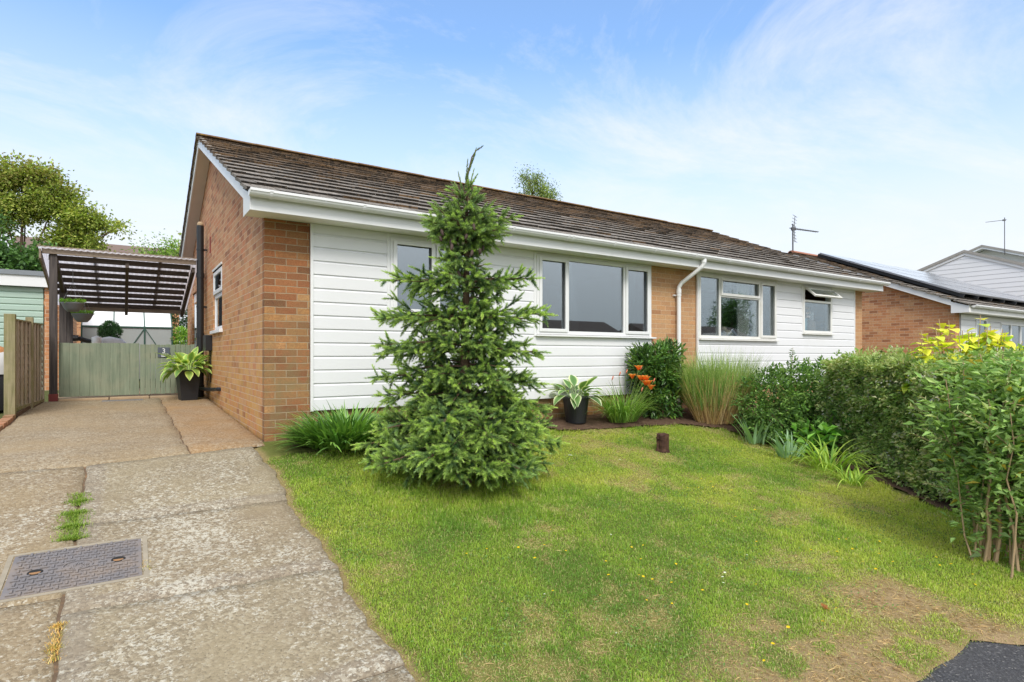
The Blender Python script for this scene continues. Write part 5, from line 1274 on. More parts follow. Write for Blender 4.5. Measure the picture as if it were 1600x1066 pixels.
def tall_grass():
    t = thing('ornamental_grass', 'tall clump of feathery green grass with dry tan stalks below', 'ornamental grass', place(6.40, -.86, .01)); rng = np.random.default_rng(41)
    n = 1300; a = rng.uniform(0, 2 * PI, n); rr = .34 * np.sqrt(rng.random(n)); b = np.stack([rr * np.cos(a) * 1.25, rr * np.sin(a) * .8, np.zeros(n)], 1)
    az = a + rng.normal(0, .5, n); el = np.clip(1.50 - .50 * rr / .34 + rng.normal(0, .05, n), .9, 1.57)
    col = pal(rng, n, [(.38, .27, .15), (.46, .35, .21), (.30, .19, .10), (.33, .25, .10)], .2)
    ribbons('dry_stalks', b, az, el, rng.uniform(.0, .12, n), rng.uniform(.45, .86, n), rng.uniform(.006, .010, n), col, M['straw'], t, K=3, ymax=.82, profile=lambda u: 1 - .4 * u)
    n = 3400; a = rng.uniform(0, 2 * PI, n); rr = .36 * np.sqrt(rng.random(n)); b = np.stack([rr * np.cos(a) * 1.25, rr * np.sin(a) * .8, np.zeros(n)], 1)
    b = b + np.stack([np.cos(a) * rr * .6, np.sin(a) * rr * .5, np.full(n, .40)], 1) * rng.uniform(.5, 1.2, (n, 1))
    col = pal(rng, n, [(.13, .20, .055), (.19, .27, .08), (.09, .15, .045), (.26, .30, .12)], .18)
    ribbons('green_blades', b, a + rng.normal(0, .7, n), np.clip(rng.normal(1.28, .14, n), .8, 1.57), rng.uniform(.1, .75, n) ** 1.3, rng.uniform(.38, .82, n), rng.uniform(.005, .009, n), col, M['blade'], t, K=6, ymax=.82, profile=lambda u: (1 - u ** 1.6))
tall_grass()

WEI = [(.045, .095, .022), (.08, .15, .035), (.13, .21, .05), (.03, .065, .018)]
shrub('flowering_shrub', 'loose leafy shrub with tall sprigs between the tall grass and the clipped hedge', 'bush', 7.05, -1.75, T(7, -1.75), [(-.65, .05, .52, .45, .4, .48), (0, .0, .62, .5, .42, .46), (.55, .0, .6, .45, .42, .5), (-.3, -.35, .30, .55, .38, .30), (.35, -.35, .32, .55, .36, .32), (-.85, -.1, .3, .3, .3, .3)],
      12500, .062, .032, WEI, 32, 'leaf', 16, 620, .10, ((.20, .30, .07), .25), upb=.1)
def sprigs():
    rng = np.random.default_rng(33); t = thing('tall_sprig_shrub', 'slender upright leafy sprigs standing above the loose shrub before the white boards', 'bush', place(7.15, -1.55)); m = MB()
    C_, D_ = [], []
    for (x, y, h) in ((.25, .1, 1.30), (.55, .0, 1.12), (-.25, .1, 1.05), (.0, .12, .98), (.8, -.05, 1.1), (-.5, .0, .95), (.42, .15, 1.02), (1.0, -.1, 1.0), (-.75, .05, .9)):
        pts = [(x * .6, y, 0), (x * .8 + .03, y, h * .5), (x, y - .02, h)]; m.tube(pts, [.008, .006, .002], 5)
        for k in range(26):
            u = .35 + .65 * k / 26; p = np.array([x * (.6 + .4 * u), y, h * u]); a = k * 2.4 + rng.normal(0, .3)
            for q in range(2): C_.append(p); D_.append([math.cos(a + q * PI), math.sin(a + q * PI), rng.uniform(.1, .8)])
    n = len(C_); leaf_mesh('foliage', np.array(C_), nrm(np.array(D_)), np.tile([0, 0, 1.], (n, 1)), rng.uniform(.05, .085, n), rng.uniform(.03, .045, n), pal(rng, n, [(.08, .16, .035), (.14, .23, .055), (.05, .11, .025)]), M['leaf'], t)
    m.build('stems', M['stem'], t)
sprigs()
def strap(name, label, cat, x, y, n, r, L, W, cols, seed, el=(.9, 1.4), bend=(.8, 1.9), tipc=None, mat='leaf', ry=1.):
    rng = np.random.default_rng(seed); t = thing(name, label, cat, place(x, y, .01))
    a = rng.uniform(0, 2 * PI, n); rr = r * np.sqrt(rng.random(n)); b = np.stack([rr * np.cos(a), rr * np.sin(a) * ry, np.zeros(n)], 1)
    c = pal(rng, n, cols, .15)
    ribbons('leaves', b, a + rng.normal(0, .5, n), rng.uniform(*el, n), rng.uniform(*bend, n), L * rng.uniform(.65, 1.15, n), W * rng.uniform(.75, 1.2, n), c, M[mat], t, K=7, fold=.2, tipcol=None if tipc is None else np.tile(tipc, (n, 1)))
    return t
IR = [(.15, .24, .13), (.19, .28, .16), (.12, .2, .09)]
strap('iris_clump', 'fan of broad grey-green iris leaves at the foot of the tall grass', 'plant', 5.92, -1.78, 22, .15, .46, .045, IR, 51, (1.0, 1.5), (.1, .9))
strap('iris_clump', 'lower pale iris fan further right along the edge of the lawn', 'plant', 5.80, -2.34, 26, .17, .38, .038, IR, 52, (.9, 1.5), (.1, .9))
strap('daylily_clump', 'arching yellow-green strap leaves spilling on to the lawn before the hedge', 'plant', 5.72, -2.88, 90, .17, .56, .022, [(.17, .27, .035), (.25, .33, .05), (.11, .2, .03)], 53, (.85, 1.4), (1.1, 2.3), ry=1.2)
strap('daylily_clump', 'smaller tuft of arching strap leaves nearest the clipped hedge', 'plant', 5.42, -3.30, 46, .12, .40, .020, [(.17, .27, .035), (.25, .33, .05), (.11, .2, .03)], 54, (.8, 1.35), (1.1, 2.3))
shrub('broad_leaved_weed', 'low broad soft leaves between the irises and the hedge', 'plant', 6.35, -2.30, T(6.3, -2.3), [(0, 0, .18, .36, .3, .16), (.3, -.3, .26, .28, .25, .16)], 260, .15, .10, [(.09, .2, .03), (.14, .27, .05), (.06, .14, .03)], 34, 'leaf', 4, 90, .08, upb=.5)

# ---- clipped hedge down the right boundary ------------------------------------
def hedge():
    rng = np.random.default_rng(61); t = thing('clipped_hedge', 'dense dark green clipped hedge with a flat top along the right side of the lawn', 'hedge', (6.3, -3.2, 0))
    # axis from (7.1,-2.25) to (5.2,-4.9); local frame
    A = np.array([1.02, .70]); B_ = np.array([-.50, -1.75]); ax = (B_ - A); Ln = np.hypot(*ax); ax /= Ln; nn = np.array([ax[1], -ax[0]]) * -1
    hw = .52
    nc = 3600; s = rng.random(nc) * Ln; u = rng.uniform(-1, 1, nc); v = rng.random(nc); fc = rng.random(nc)
    w = np.where(fc < .48, -1., np.where(fc < .54, 1., u)); zz = np.where(fc < .54, v, 1.); endm = fc > .90
    s = np.where(endm, np.where(rng.random(nc) < .6, 0, Ln), s); zz = np.where(endm, v, zz); w = np.where(endm, u, w)
    lump = fbm(s * 2.0 + w * 1.3 + 5, zz * 2.4 + w, 7) + .35 * (rng.random(nc) - .5); inn = rng.random(nc) < .30
    k = np.where(inn, rng.random(nc) * .8, .95 + (lump - .5) * .62)
    p2 = A + ax * s[:, None] + ax * ((lump - .5) * .3)[:, None] * endm[:, None] + nn * (w * hw * k)[:, None]
    x, y = p2[:, 0] + 6.3, p2[:, 1] - 3.2; zb = T(x, y); top = .79 + .20 * (fbm(x * 2.4, y * 2.4, 3) - .5)
    z = zb + (top - zb) * np.where((fc > .54) & ~endm, np.where(inn, rng.random(nc), 1 - .05 * rng.random(nc)), zz)
    ok = ~((zz < .10) & (rng.random(nc) < .6)); C0 = np.stack([p2[:, 0], p2[:, 1], z], 1)[ok]; O0 = np.zeros((len(C0), 3)); O0[:, :2] = nn * w[ok][:, None]; O0[:, 2] = .25 + ((fc > .54) & ~endm)[ok] * 1.0
    # loose shoots above the clipped line and out of the face
    ns = 420; si = rng.integers(0, len(C0), ns); C1 = C0[si] + nrm(O0[si] + [0, 0, .5]) * rng.uniform(.05, .15, (ns, 1)); C0 = np.concatenate([C0, C1]); O0 = np.concatenate([O0, O0[si] + [0, 0, .6]]); nc = len(C0)
    per = 24; li = np.repeat(np.arange(nc), per); n = len(li); od = rdir(rng, n) * (.075 * rng.random((n, 1)) ** .5); c = C0[li] + od
    d = nrm(nrm(O0[li]) * .8 + nrm(od) * .8 + .5 * rng.normal(size=(n, 3)))
    tone = (np.exp(.38 * rng.normal(size=nc)) * (.62 + .75 * fbm(C0[:, 0] * 3, C0[:, 1] * 3 + C0[:, 2] * 4, 11)))[li][:, None]
    col = pal(rng, n, [(.15, .23, .065), (.20, .30, .085), (.11, .17, .05), (.26, .35, .12)], .15) * tone
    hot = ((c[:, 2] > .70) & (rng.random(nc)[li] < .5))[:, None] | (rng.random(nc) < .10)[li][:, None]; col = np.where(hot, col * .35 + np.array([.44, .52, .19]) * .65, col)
    sz = np.exp(.22 * rng.normal(size=n))
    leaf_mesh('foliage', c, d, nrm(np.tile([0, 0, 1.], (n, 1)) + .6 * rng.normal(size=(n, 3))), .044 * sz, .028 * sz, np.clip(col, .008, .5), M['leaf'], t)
    m = MB(); r = random.Random(6)
    for k in range(70):
        s_ = r.uniform(.05, Ln - .05); w0 = r.uniform(-.5, .5) * hw; p = A + ax * s_ + nn * w0; zb_ = T(p[0] + 6.3, p[1] - 3.2)
        q = p + ax * r.uniform(-.2, .2) + nn * r.uniform(-.25, .25)
        m.tube([(p[0], p[1], zb_ - .04), ((p[0] + q[0]) / 2 + r.uniform(-.04, .04), (p[1] + q[1]) / 2, zb_ + .5), (q[0], q[1], .78)], [.014, .010, .004], 6)
    m.build('stems', M['bark'], t)
hedge()

# ---- the leggy bush at the front right ------------------------------------------
def leggy():
    rng = np.random.default_rng(71); x0, y0 = 4.55, -5.0; z0 = T(x0, y0)
    t = thing('leggy_shrub', 'overgrown shrub with bare tan stems and pale new shoots at the right edge', 'bush', (x0, y0, z0)); m = MB(); r = random.Random(8)
    C_, D_, S_ = [], [], []
    Rv = np.array([.830, -.558, 0]); Fv = np.array([.558, .830, 0])
    stools = [(-.34, .05), (-.10, -.12), (.12, .10), (.34, -.05), (.62, .12), (.9, .0), (1.1, .15)]
    for k in range(80):
        sx_, sy_ = stools[k % 7]; lx = sx_ + r.gauss(0, .20); ly = sy_ + r.gauss(0, .20)
        b = Rv * (sx_ * .8 + r.gauss(0, .10)) + Fv * (sy_ + r.gauss(0, .12)) + np.array([0, 0, -.04]); b[2] = T(x0 + b[0], y0 + b[1]) - z0 - .04
        h = r.uniform(1.25, 1.74) - .16 * abs(lx - .35); lean = Rv * (lx * .30 - .04 + r.uniform(-.20, .14)) + Fv * r.uniform(-.35, .25)
        pts = [b]; 
        for q in range(1, 6): u = q / 5; pts.append(b + lean * u ** 1.4 + np.array([r.uniform(-.035, .035), r.uniform(-.035, .035), h * u]))
        th = r.choice([.005, .006, .007, .009, .012, .017]); m.tube(pts, [th * (1 - .75 * q / 5) for q in range(6)], 6)
        nl = 300
        for j in range(nl):
            u = r.uniform((.03, .14, .30)[k % 3], 1) ** .85; i = min(int(u * 5), 4); p = pts[i] + (pts[i + 1] - pts[i]) * (u * 5 - i)
            if r.random() > .16 + u * .9: continue
            a = r.uniform(0, 2 * PI); off = r.uniform(.01, .20) * (.4 + .6 * u); dv = np.array([math.cos(a), math.sin(a), r.uniform(-.5, .8)])
            C_.append(p + dv * off * .9); D_.append(dv + np.array([0, 0, .25])); S_.append(u)
        for j in range(3):         # side shoots with paired leaves
            u = r.uniform(.3, .95); i = min(int(u * 5), 4); p = pts[i] + (pts[i + 1] - pts[i]) * (u * 5 - i); a = r.uniform(0, 2 * PI); ln = r.uniform(.16, .40)
            dv = np.array([math.cos(a), math.sin(a), r.uniform(.1, .9)]); dv /= np.linalg.norm(dv); e = p + dv * ln; m.tube([p, (p + e) / 2 + np.array([0, 0, .02]), e], [.004, .003, .0015], 4)
            for w in range(int(ln / .022)):
                f = (w + 1) / (ln / .022); a2 = w * 1.57
                for sg in (1, -1):
                    s = np.cross(dv, [0, 0, 1.]); s /= np.linalg.norm(s) + 1e-6; s2 = np.cross(s, dv); vv = (s * math.cos(a2) + s2 * math.sin(a2)) * sg
                    C_.append(p + dv * ln * f); D_.append(vv + dv * .7); S_.append(1.2 if f > .45 else u)
    n = len(C_); C_ = np.array(C_); S_ = np.array(S_)
    col = pal(rng, n, [(.12, .19, .052), (.16, .25, .07), (.21, .30, .095), (.08, .125, .04)], .18)
    hot = (S_ > 1)[:, None]; col = np.where(hot, np.array([.48, .56, .24]) * (1 + .2 * rng.normal(size=(n, 1))), col)
    yel = (rng.random(n) < .022)[:, None]; col = np.where(yel, np.array([.5, .4, .05]), col)
    leaf_mesh('foliage', C_, nrm(np.array(D_) + .25 * rng.normal(size=(n, 3))), nrm(np.tile([0, 0, 1.], (n, 1)) + .5 * rng.normal(size=(n, 3))), np.where(S_ > 1, rng.uniform(.028, .05, n), rng.uniform(.05, .10, n)), np.where(S_ > 1, .015, rng.uniform(.024, .042, n)), np.clip(col, .008, .6), M['leaf'], t)
    for k in range(26):            # dead twigs lying about the foot
        a = r.uniform(0, 2 * PI); p = Rv * r.uniform(-.2, .8) + Fv * r.uniform(-.4, .2); p[2] = T(x0 + p[0], y0 + p[1]) - z0 + r.uniform(.01, .14); q = p + np.array([math.cos(a), math.sin(a), r.uniform(-.2, .35)]) * r.uniform(.12, .35); q[2] = max(q[2], T(x0 + q[0], y0 + q[1]) - z0 + .01); m.tube([p, (p + q) / 2 + np.array([0, 0, .02]), q], [.005, .004, .002], 5)
    m.build('stems', M['stem'], t)
leggy()
def golden():
    rng = np.random.default_rng(81); t = thing('golden_shrub', 'tall shrub of large yellow-green rounded leaves rising behind the leggy shrub', 'bush', place(6.45, -4.05)); m = MB(); r = random.Random(4)
    C_, D_ = [], []
    for k in range(70):
        lx, ly = r.uniform(-.5, .62), r.uniform(-.25, .3); h = r.uniform(1.45, 1.98) - .45 * abs(lx); b = np.array([lx * .4, ly * .4, 0]); e = np.array([lx * .83, lx * -.558 + ly, h]); mid = (b + e) / 2 + np.array([r.uniform(-.05, .05), 0, .05]); m.tube([b, mid, e], [.010, .008, .004], 6)
        for w in range(22):
            u = .45 + .55 * w / 22; p = b + (e - b) * u; a = w * 2.4; C_.append(p); D_.append([math.cos(a), math.sin(a), r.uniform(-.1, .7)])
    n = len(C_); c = np.array(C_); prof = lambda u: max(.03, math.sin(PI * min(1, u) ** .75)) if u > .18 else .07
    d = nrm(np.array(D_)); col = pal(rng, n, [(.42, .42, .03), (.33, .38, .035), (.22, .32, .035), (.48, .42, .05)], .12)
    ribbons('foliage', c, np.arctan2(d[:, 1], d[:, 0]), rng.uniform(-.5, .6, n), rng.uniform(.3, 1.3, n), rng.uniform(.12, .19, n), rng.uniform(.09, .14, n), col, M['leaf'], t, K=6, fold=.12, profile=prof)
    m.build('stems', M['stem'], t)
golden()
shrub('white_flower_clump', 'few white blossoms among the yellow-green leaves next to the neighbour\'s wall', 'flowers', 6.35, -4.15, T(6.3, -4.1), [(-.06, .1, 1.50, .18, .10, .10)], 120, .035, .03, [(.75, .74, .7), (.7, .7, .66)], 83, 'petal', 0, 12, .04)
M_ = [(.10, .2, .03), (.16, .28, .05), (.2, .3, .06)]
shrub('bright_bush', 'bright green bush beside the greenhouse behind the narrow gate', 'bush', .05, 10.3, .3, [(0, 0, .75, .36, .4, .48), (-.1, -.1, 1.0, .28, .3, .28)], 1500, .08, .045, M_, 35, 'leaf', 4, 160, .1, ((.34, .42, .09), .3))
shrub('topiary_ball', 'small dark green clipped ball seen below the lower hanging bowl', 'bush', -1.46, 9.2, .25, [(0, 0, 1.17, .2, .2, .22)], 6000, .03, .018, [(.02, .05, .02), (.035, .075, .03)], 36, 'leaf', 0, 420, .04, surf=.8)
m = MB(); m.tube([(0, 0, 0), (0, 0, 1.0)], .03, 8); bpy.data.objects['topiary_ball']; m.build('trunk', M['bark'], bpy.data.objects['topiary_ball'])
shrub('dark_climber', 'dark leafy climber in the shade beside the greenhouse roof', 'bush', .15, 12.2, .3, [(0, 0, 1.3, .55, .4, 1.0), (.1, 0, 1.9, .45, .4, .5)], 3000, .07, .04, [(.02, .045, .018), (.03, .065, .022)], 37, 'leaf', 4, 200, .14)
shrub('border_plant', 'small bright green plant at the left edge before the fence', 'plant', -2.86, 2.75, .1, [(0, 0, .22, .25, .25, .26)], 420, .09, .035, [(.14, .27, .035), (.2, .33, .05), (.1, .2, .03)], 38, 'leaf', 3, 60, .07, upb=.6)

# ---- trees ---------------------------------------------------------------------
def tree(name, label, x, y, z, h, trunk_r, blobs, n, L, W, cols, seed, sub=300, subr=.35, tip=None, limbs=True, weep=0):
    t = thing(name, label, 'tree', (x, y, z)); rng = np.random.default_rng(seed); r = random.Random(seed)
    bl = np.array(blobs, float); vol = (bl[:, 3] * bl[:, 4] * bl[:, 5]) ** .75; vol /= vol.sum()
    bi = rng.choice(len(bl), sub, p=vol); d = rdir(rng, sub); rad = rng.random(sub) ** .45
    cc = bl[bi, :3] + d * rad[:, None] * bl[bi, 3:6]
    li = rng.integers(0, sub, n); g = rng.normal(size=(n, 3)) * subr * .45 * rng.uniform(.5, 1.3, (sub, 1))[li]; g[:, 2] *= .75 + weep; c = cc[li] + g
    if weep: c[:, 2] -= weep * .5 * rng.random(n)
    out = nrm(nrm(g) + .6 * rng.normal(size=(n, 3)) + np.array([0, 0, .2 - weep * 1.6]))
    col = pal(rng, n, cols, .16) * (1 + .24 * rng.normal(size=(sub, 1)))[li]
    if tip is not None: hot = (cc[li, 2] > tip[1])[:, None] & (rng.random((n, 1)) < tip[2]); col = np.where(hot, col * .4 + np.array(tip[0]) * .6, col)
    leaf_mesh('crown', c, out, nrm(np.tile([0, 0, 1.], (n, 1)) + .7 * rng.normal(size=(n, 3))), L * rng.uniform(.65, 1.25, n), W * rng.uniform(.7, 1.2, n), np.clip(col, .01, .6), M['leaf'], t)
    m = MB(); m.tube([(0, 0, -.3), (.05 * h * .1, 0, h * .3), (0, .02 * h, h * .6), (.01 * h, 0, h * .86)], [trunk_r, trunk_r * .8, trunk_r * .5, trunk_r * .15], 9)
    for b in bl:
        z0 = min(b[2] * .55, h * .6); e = Vector(b[:3]); s = Vector((0, 0, z0)); mid = (s + e) / 2 + Vector((r.uniform(-.2, .2), r.uniform(-.2, .2), .15)); m.tube([s, mid, e], [trunk_r * .4, trunk_r * .28, trunk_r * .12], 6)
        for k in range(5):
            e2 = e + Vector((r.uniform(-.9, .9) * b[3], r.uniform(-.9, .9) * b[4], r.uniform(-.3, .9) * b[5])); m.tube([e * .8 + s * .2, (e + e2) / 2, e2], [trunk_r * .14, trunk_r * .1, trunk_r * .04], 5)
    m.build('trunk', M['bark'], t)
    return t
OL = [(.17, .22, .04), (.24, .28, .06), (.12, .17, .032), (.20, .20, .05)]
tree('airy_tree', 'airy olive-yellow tree with sky showing through, its long twigs reaching towards the bungalow', -4.3, 21, .4, 7.6, .09,
     [(-.6, .4, 6.9, .9, .8, .6), (.4, 0, 7.1, .7, .8, .45), (1.0, 0, 6.3, .9, .9, .6), (.1, .3, 6.0, .8, .9, .6), (1.7, -.3, 5.6, .75, .7, .5), (2.2, -.4, 5.5, .75, .4, .22), (1.4, 0, 4.8, .8, .7, .6), (-.9, .4, 5.6, 1, .9, .7), (2.9, -.7, 5.35, .4, .3, .14), (2.0, -.4, 4.5, .5, .6, .5)],
     26000, .125, .08, OL, 91, 620, .44, ((.30, .22, .09), 6.6, .4))
DG = [(.035, .075, .022), (.055, .11, .03), (.08, .15, .04), (.025, .055, .018)]
tree('dense_tree', 'dense dark green tree behind the garage roof', -4.9, 19, .35, 5.6, .25,
     [(-1.4, 0, 4.3, 1.3, 1.2, 1.1), (-.2, -.3, 4.0, 1.2, 1.2, 1.0), (.9, -.2, 3.6, 1.0, 1.1, .9), (1.8, -.3, 3.4, .8, .9, .8), (-.6, .3, 5.0, .9, .9, .6), (2.2, -.2, 3.1, .7, .8, .8), (.2, -.2, 3.0, 1.6, 1, 1.0), (-2, 0, 3.1, 1.4, 1, 1.2)],
     15000, .15, .10, DG, 92, 420, .42, ((.14, .22, .05), 4.4, .35))
tree('young_tree', 'light green feathery young tree beside the gable rake', -.10, 19, .4, 4.8, .1, [(-.35, 0, 4.2, .55, .5, .6), (.25, 0, 4.55, .5, .5, .5), (.0, 0, 3.6, .9, .6, .7), (.7, -.1, 4.2, .6, .5, .7), (-.9, 0, 3.6, .5, .4, .35)],
     3200, .11, .055, [(.13, .22, .04), (.2, .29, .06), (.1, .17, .035)], 93, 200, .34)
tree('golden_tree', 'yellow-green tree half hidden by the gable bargeboard', 1.0, 17.2, .4, 4.9, .12, [(-.1, 0, 4.2, .55, .6, .8), (.4, 0, 4.7, .6, .6, .7), (.1, 0, 3.4, .8, .6, .8)], 3000, .10, .06, [(.26, .27, .04), (.2, .25, .04), (.15, .2, .035)], 94, 150, .32)
tree('birch_tree', 'drooping birch crown rising behind the middle of the long roof', 22.6, 25.8, .4, 13.0, .22, [(-.5, 0, 12.5, 1.1, .9, .9), (.4, 0, 12.1, 1.1, .9, .9), (.9, 0, 11.3, 1., .9, .9), (-.9, .2, 11.3, .8, .8, .8), (.0, 0, 10.4, 1.5, 1.2, 1.2), (.9, -.2, 10.6, .7, .7, .8), (1.4, -.4, 10.6, .4, .5, .7)],
     9000, .13, .07, [(.12, .16, .04), (.17, .21, .055), (.09, .125, .035)], 95, 240, .42, weep=.6)
rh = thing('distant_house', 'brown tiled roof of a distant house just above the carport', 'house', (-1.5, 30, .5))
m = MB(); m.prism([(-2.6, 4.4), (2.6, 4.4), (0, 6.15)], 'x', -4, 2.9); m.build('roof', simple('brown_roof', (.17, .12, .10), .9, .2, 5), rh)
m = MB(); m.box(-3.8, 2.7, -2.3, 2.3, -.5, 4.395); m.build('wall', M['brick_nbr'], rh)
# low wooden post and panel between the two properties on the right
sg = thing('side_gate', 'weathered timber post and panel against the brick gable next door', 'gate', (14.9, 1.0, T(14.9, 1)))
m = MB(); m.box(.30, .36, -.05, .05, -.1, 1.14); m.build('post', M['upvc_old'], sg, bevel=.004); m = MB(); m.box(-.5, .295, -.02, .02, .0, 1.12); m.build('panel', M['dark_post'], sg)

# ---- across the street: mirrored in the window panes --------------------------
def opposite(x, y, w, label, gable):
    t = thing('opposite_bungalow', label, 'house', (x, y, -.95))
    m = MB(); m.box(-w / 2, w / 2, -8, 0, -.1, 2.5); m.build('wall', M['brick_nbr'], t)
    m = MB(); m.prism([(-8.4, 2.45), (.4, 2.45), (-4, 4.5)], 'x', -w / 2 - .3, w / 2 + .3); m.build('roof', simple('opposite_roof', (.10, .075, .06), .9, .3, 5), t)
    if gable:
        m = MB(); m.prism([(-1.9, 2.3), (1.9, 2.3), (0, 3.75)], 'y', -2, .9); m.build('porch_roof', M['mortar'], t)
        m = MB()
        for s_ in (-1, 1): m.prism([(s_ * 2.1, 2.2), (s_ * 2.1, 2.4), (0, 4.0), (0, 3.8)] if s_ > 0 else [(0, 3.8), (0, 4.0), (-2.1, 2.4), (-2.1, 2.2)], 'y', .9, .96)
        m.build('bargeboard', M['upvc'], t)
    for xx in (-w * .3, w * .18):
        m = MB(); m.box(xx - .9, xx + .9, .002, .05, 1.0, 2.2); f = m.build('window', M['upvc'], t); m = MB(); m.box(xx - .8, xx + .8, .051, .056, 1.08, 2.12); m.build('pane', M['glass'], f)
opposite(24, -24, 13, 'plain bungalow on the far side of the street behind the photographer', False)
opposite(40.5, -24, 13, 'bungalow with a white front gable on the far side of the street', True)
tree('street_tree', 'tall tree between the houses on the far side of the street', 50, -30, -1, 8.5, .2, [(0, 0, 6.5, 1.8, 1.6, 1.6), (-1.2, 0, 5.2, 1.5, 1.4, 1.2), (1.3, 0, 5.0, 1.5, 1.4, 1.3)], 5000, .22, .14, DG, 97, 200, .6)

# ---- small flowers in the lawn -----------------------------------------------------
def flower_proto(name, label, cat, group, petals, pcol, r, stem):
    t = thing(name, label, cat, (0, 0, 0), 0, group); k = petals
    az = np.arange(k) * 2 * PI / k; c = np.tile(pcol, (k, 1))
    ribbons('petals', np.tile([0, 0, stem], (k, 1)) * 1., az, np.full(k, .5), np.full(k, .3), np.full(k, r), np.full(k, r * 1.1), c, M['petal'], t, K=3, profile=lambda u: .4 + .8 * math.sin(PI * min(1, u * .9)))
    m = MB(); m.tube([(0, 0, -.01), (0, 0, stem)], .0012, 4); m.build('stem', M['leaf_plain'], t)
    return t
M['leaf_plain'] = simple('plain_green', (.1, .2, .04), .5, .1, 20)
def copy_tree(o, loc, rzv, sc, label=None):
    c = o.copy(); COL.objects.link(c); c.location = loc; c.rotation_euler = (random.uniform(-.3, .3), random.uniform(-.3, .3), rzv); c.scale = (sc, sc, sc)
    if label: c['label'] = label
    for ch in o.children:
        d = ch.copy(); COL.objects.link(d); d.parent = c
    return c
def scatter(proto, pts, s0, s1):
    for i, (x, y) in enumerate(pts):
        loc = (x, y, float(lawn_z(np.array([x]), np.array([y]))[0])); s = random.uniform(s0, s1)
        if i == 0: proto.location = loc; proto.scale = (s, s, s)
        else: copy_tree(proto, loc, random.uniform(0, 6), s)
rng = np.random.default_rng(77); pts = []
while len(pts) < 58:
    x, y = rng.uniform(.6, 3.9), rng.uniform(-5.0, -2.1)
    if fbm(np.array([x * 1.3]), np.array([y * 1.3]), 120)[0] > .44 and np.hypot(x - 1.45, y + 1.75) > 1.15 and dryness(np.array([x]), np.array([y]))[0] < .5: pts.append((x, y))
scatter(flower_proto('buttercup', 'small yellow buttercup in the lawn', 'flower', 'buttercups in the lawn', 5, (.85, .62, .02), .0085, .042), pts, .8, 1.3)
pts = [(2.13, -4.05), (2.06, -4.10), (2.2, -4.02), (2.62, -3.9), (1.0, -4.2), (1.9, -3.2), (3.0, -3.6), (.9, -3.7)]
scatter(flower_proto('daisy', 'tiny white daisy in the lawn', 'flower', 'daisies in the lawn', 9, (.8, .8, .76), .008, .03), pts, .7, 1.3)
def scrap(name, label, cat, x, y, c, L, W, seed):
    rng = np.random.default_rng(seed); t = leaf_mesh(name, np.zeros((3, 3)) + rng.normal(0, .008, (3, 3)) * [1, 1, .2], nrm(np.stack([rng.normal(size=3), rng.normal(size=3), np.full(3, .25)], 1)), np.tile([0, 0, 1.], (3, 1)), np.full(3, L), np.full(3, W), np.tile(c, (3, 1)), M['petal'], None)
    t.location = (x, y, float(lawn_z(np.array([x]), np.array([y]))[0]) + .02); tag(t, label, cat)
scrap('white_petal', 'crumpled white petal on the grass to the right of the spruce', 'petal', 2.94, -1.46, (.8, .8, .78), .035, .03, 1)
scrap('white_petal', 'second smaller white petal between the spruce and the stump', 'petal', 3.45, -1.75, (.8, .8, .78), .022, .02, 2)
scrap('fallen_leaf', 'orange dead leaf on the bare strip beside the path', 'leaf', 1.55, -5.12, (.55, .16, .04), .05, .035, 3)
scrap('fallen_leaf', 'small brown dead leaf higher up on the worn grass', 'leaf', 2.35, -4.62, (.42, .18, .06), .04, .03, 4)

# ================================================================== LIGHT, SKY, CAMERA
SUN_EL, SUN_AZ = math.radians(47), math.radians(205)      # azimuth clockwise from +Y: behind the camera, to its left
w = bpy.data.worlds.new('World'); SC.world = w; w.use_nodes = True; nt = w.node_tree; nt.nodes.clear()
def wn(typ, **kw):
    n = nt.nodes.new('ShaderNode' + typ)
    for k, v in kw.items(): setattr(n, k, v)
    return n
out = wn('OutputWorld'); bg = wn('Background'); bg.inputs[1].default_value = .112
sky = wn('TexSky', sky_type='NISHITA'); sky.sun_disc = False; sky.sun_elevation = SUN_EL; sky.sun_rotation = SUN_AZ; sky.air_density = 1.0; sky.dust_density = .6; sky.ozone_density = 1.6
tc = wn('TexCoord'); sx = wn('SeparateXYZ'); nt.links.new(tc.outputs['Generated'], sx.inputs[0])
def wm(op, a, b=0., c=0., clamp=False):
    n = wn('Math', operation=op); n.use_clamp = clamp
    for i, v in enumerate((a, b, c)):
        if isinstance(v, bpy.types.NodeSocket): nt.links.new(v, n.inputs[i])
        else: n.inputs[i].default_value = v
    return n.outputs[0]
def wr(f, stops):
    n = wn('ValToRGB'); cr = n.color_ramp
    while len(cr.elements) < len(stops): cr.elements.new(.5)
    for e, (p, c) in zip(cr.elements, stops): e.position = p; e.color = (c, c, c, 1) if not hasattr(c, '__len__') else (*c, 1)
    nt.links.new(f, n.inputs[0]); return n.outputs[0]
def wmix(f, a, b):
    n = wn('Mix', data_type='RGBA')
    for s, v in ((n.inputs[0], f), (n.inputs[6], a), (n.inputs[7], b)):
        if isinstance(v, bpy.types.NodeSocket): nt.links.new(v, s)
        elif s.type == 'RGBA': s.default_value = (*v, 1)
        else: s.default_value = v
    return n.outputs[2]
z = wm('MAXIMUM', sx.outputs[2], 0.)
inv = wm('DIVIDE', 1., wm('ADD', z, .16))
cb = wn('CombineXYZ'); nt.links.new(wm('MULTIPLY', sx.outputs[0], inv), cb.inputs[0]); nt.links.new(wm('MULTIPLY', sx.outputs[1], inv), cb.inputs[1])
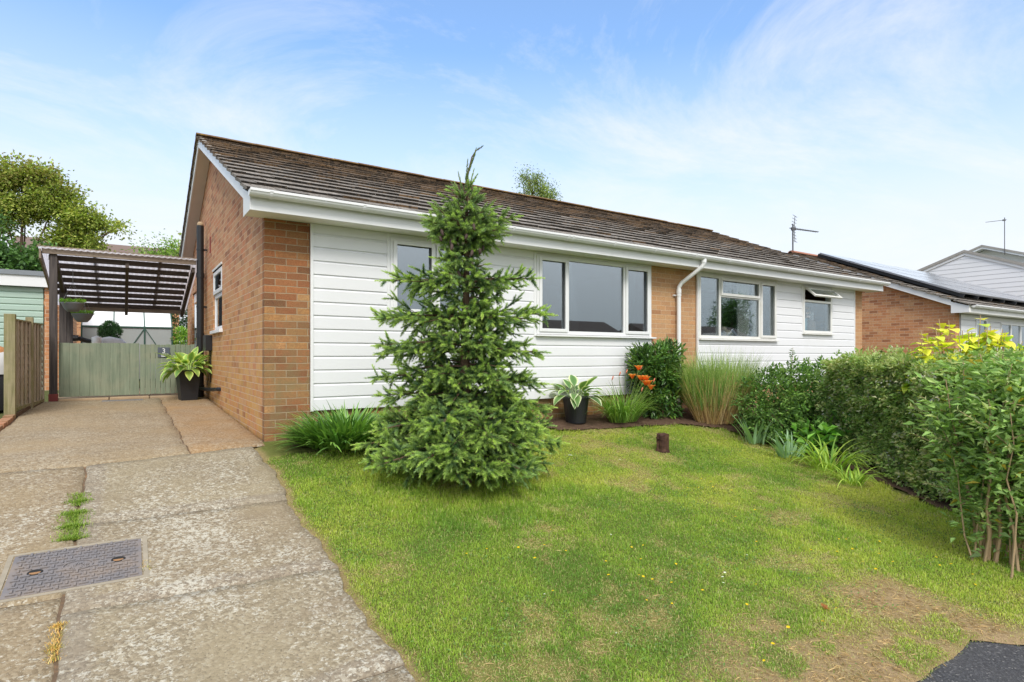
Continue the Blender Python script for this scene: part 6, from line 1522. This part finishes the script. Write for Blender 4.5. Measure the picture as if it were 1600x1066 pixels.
mp = wn('Mapping'); mp.inputs['Scale'].default_value = (.62, .95, 1); mp.inputs['Rotation'].default_value = (0, 0, .25); mp.inputs['Location'].default_value = (3.4, 1.2, 0); nt.links.new(cb.outputs[0], mp.inputs[0])
n1 = wn('TexNoise'); n1.inputs['Scale'].default_value = 1.15; n1.inputs['Detail'].default_value = 9; n1.inputs['Roughness'].default_value = .68; n1.inputs['Distortion'].default_value = .9; nt.links.new(mp.outputs[0], n1.inputs[0])
wisp = wr(n1.outputs[0], [(.43, 0), (.55, .5), (.66, 1)])
haze_fill = wr(z, [(0, .98), (.10, .96), (.20, .85), (.31, .46), (.46, .08), (.58, .06), (.74, .6), (1, .75)])  # horizon haze, plus unseen bright cloud overhead added for soft fill light
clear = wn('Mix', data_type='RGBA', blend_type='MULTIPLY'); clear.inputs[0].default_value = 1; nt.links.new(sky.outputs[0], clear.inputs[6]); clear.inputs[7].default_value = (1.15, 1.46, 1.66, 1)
c1 = wmix(haze_fill, clear.outputs[2], wmix(wr(z, [(.45, 0), (.75, 1)]), (5.05, 5.2, 5.4), (9.5, 9.5, 9.5)))
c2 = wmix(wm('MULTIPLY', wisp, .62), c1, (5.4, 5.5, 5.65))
# grey cloud bank over the street behind the camera, brightened higher up for fill
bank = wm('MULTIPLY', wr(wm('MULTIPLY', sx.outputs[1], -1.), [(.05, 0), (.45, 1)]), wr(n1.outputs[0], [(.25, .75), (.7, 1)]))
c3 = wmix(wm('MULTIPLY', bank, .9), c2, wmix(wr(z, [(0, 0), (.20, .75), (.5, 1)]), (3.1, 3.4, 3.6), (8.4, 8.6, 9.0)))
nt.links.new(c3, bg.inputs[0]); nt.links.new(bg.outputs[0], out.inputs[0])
sl = bpy.data.lights.new('sun', 'SUN'); sl.energy = 1.75; sl.angle = math.radians(20); sl.color = (1, .955, .89)
so = bpy.data.objects.new('sun', sl); COL.objects.link(so)
dirv = Vector((math.sin(SUN_AZ) * math.cos(SUN_EL), math.cos(SUN_AZ) * math.cos(SUN_EL), math.sin(SUN_EL)))
so.rotation_euler = (-dirv).to_track_quat('-Z', 'Y').to_euler(); so.location = dirv * 30

cam = bpy.data.cameras.new('camera'); co = bpy.data.objects.new('camera', cam); COL.objects.link(co); SC.camera = co
th = math.atan2(1350, 907)
F = Vector((math.cos(th), math.sin(th), 0))
cam.sensor_width = 36; cam.lens = 907 / 1600 * 36; cam.shift_y = 22 / 1600; cam.clip_end = 2000; cam.clip_start = .05
co.location = (-1.2414, -6.5149, .9079); co.rotation_euler = F.to_track_quat('-Z', 'Y').to_euler()
SC.view_settings.view_transform = 'Standard'; SC.view_settings.look = 'None'; SC.view_settings.exposure = .72; SC.view_settings.gamma = 1
SC.render.engine = 'CYCLES'; SC.cycles.max_bounces = 8; SC.cycles.transparent_max_bounces = 12; SC.cycles.use_denoising = True
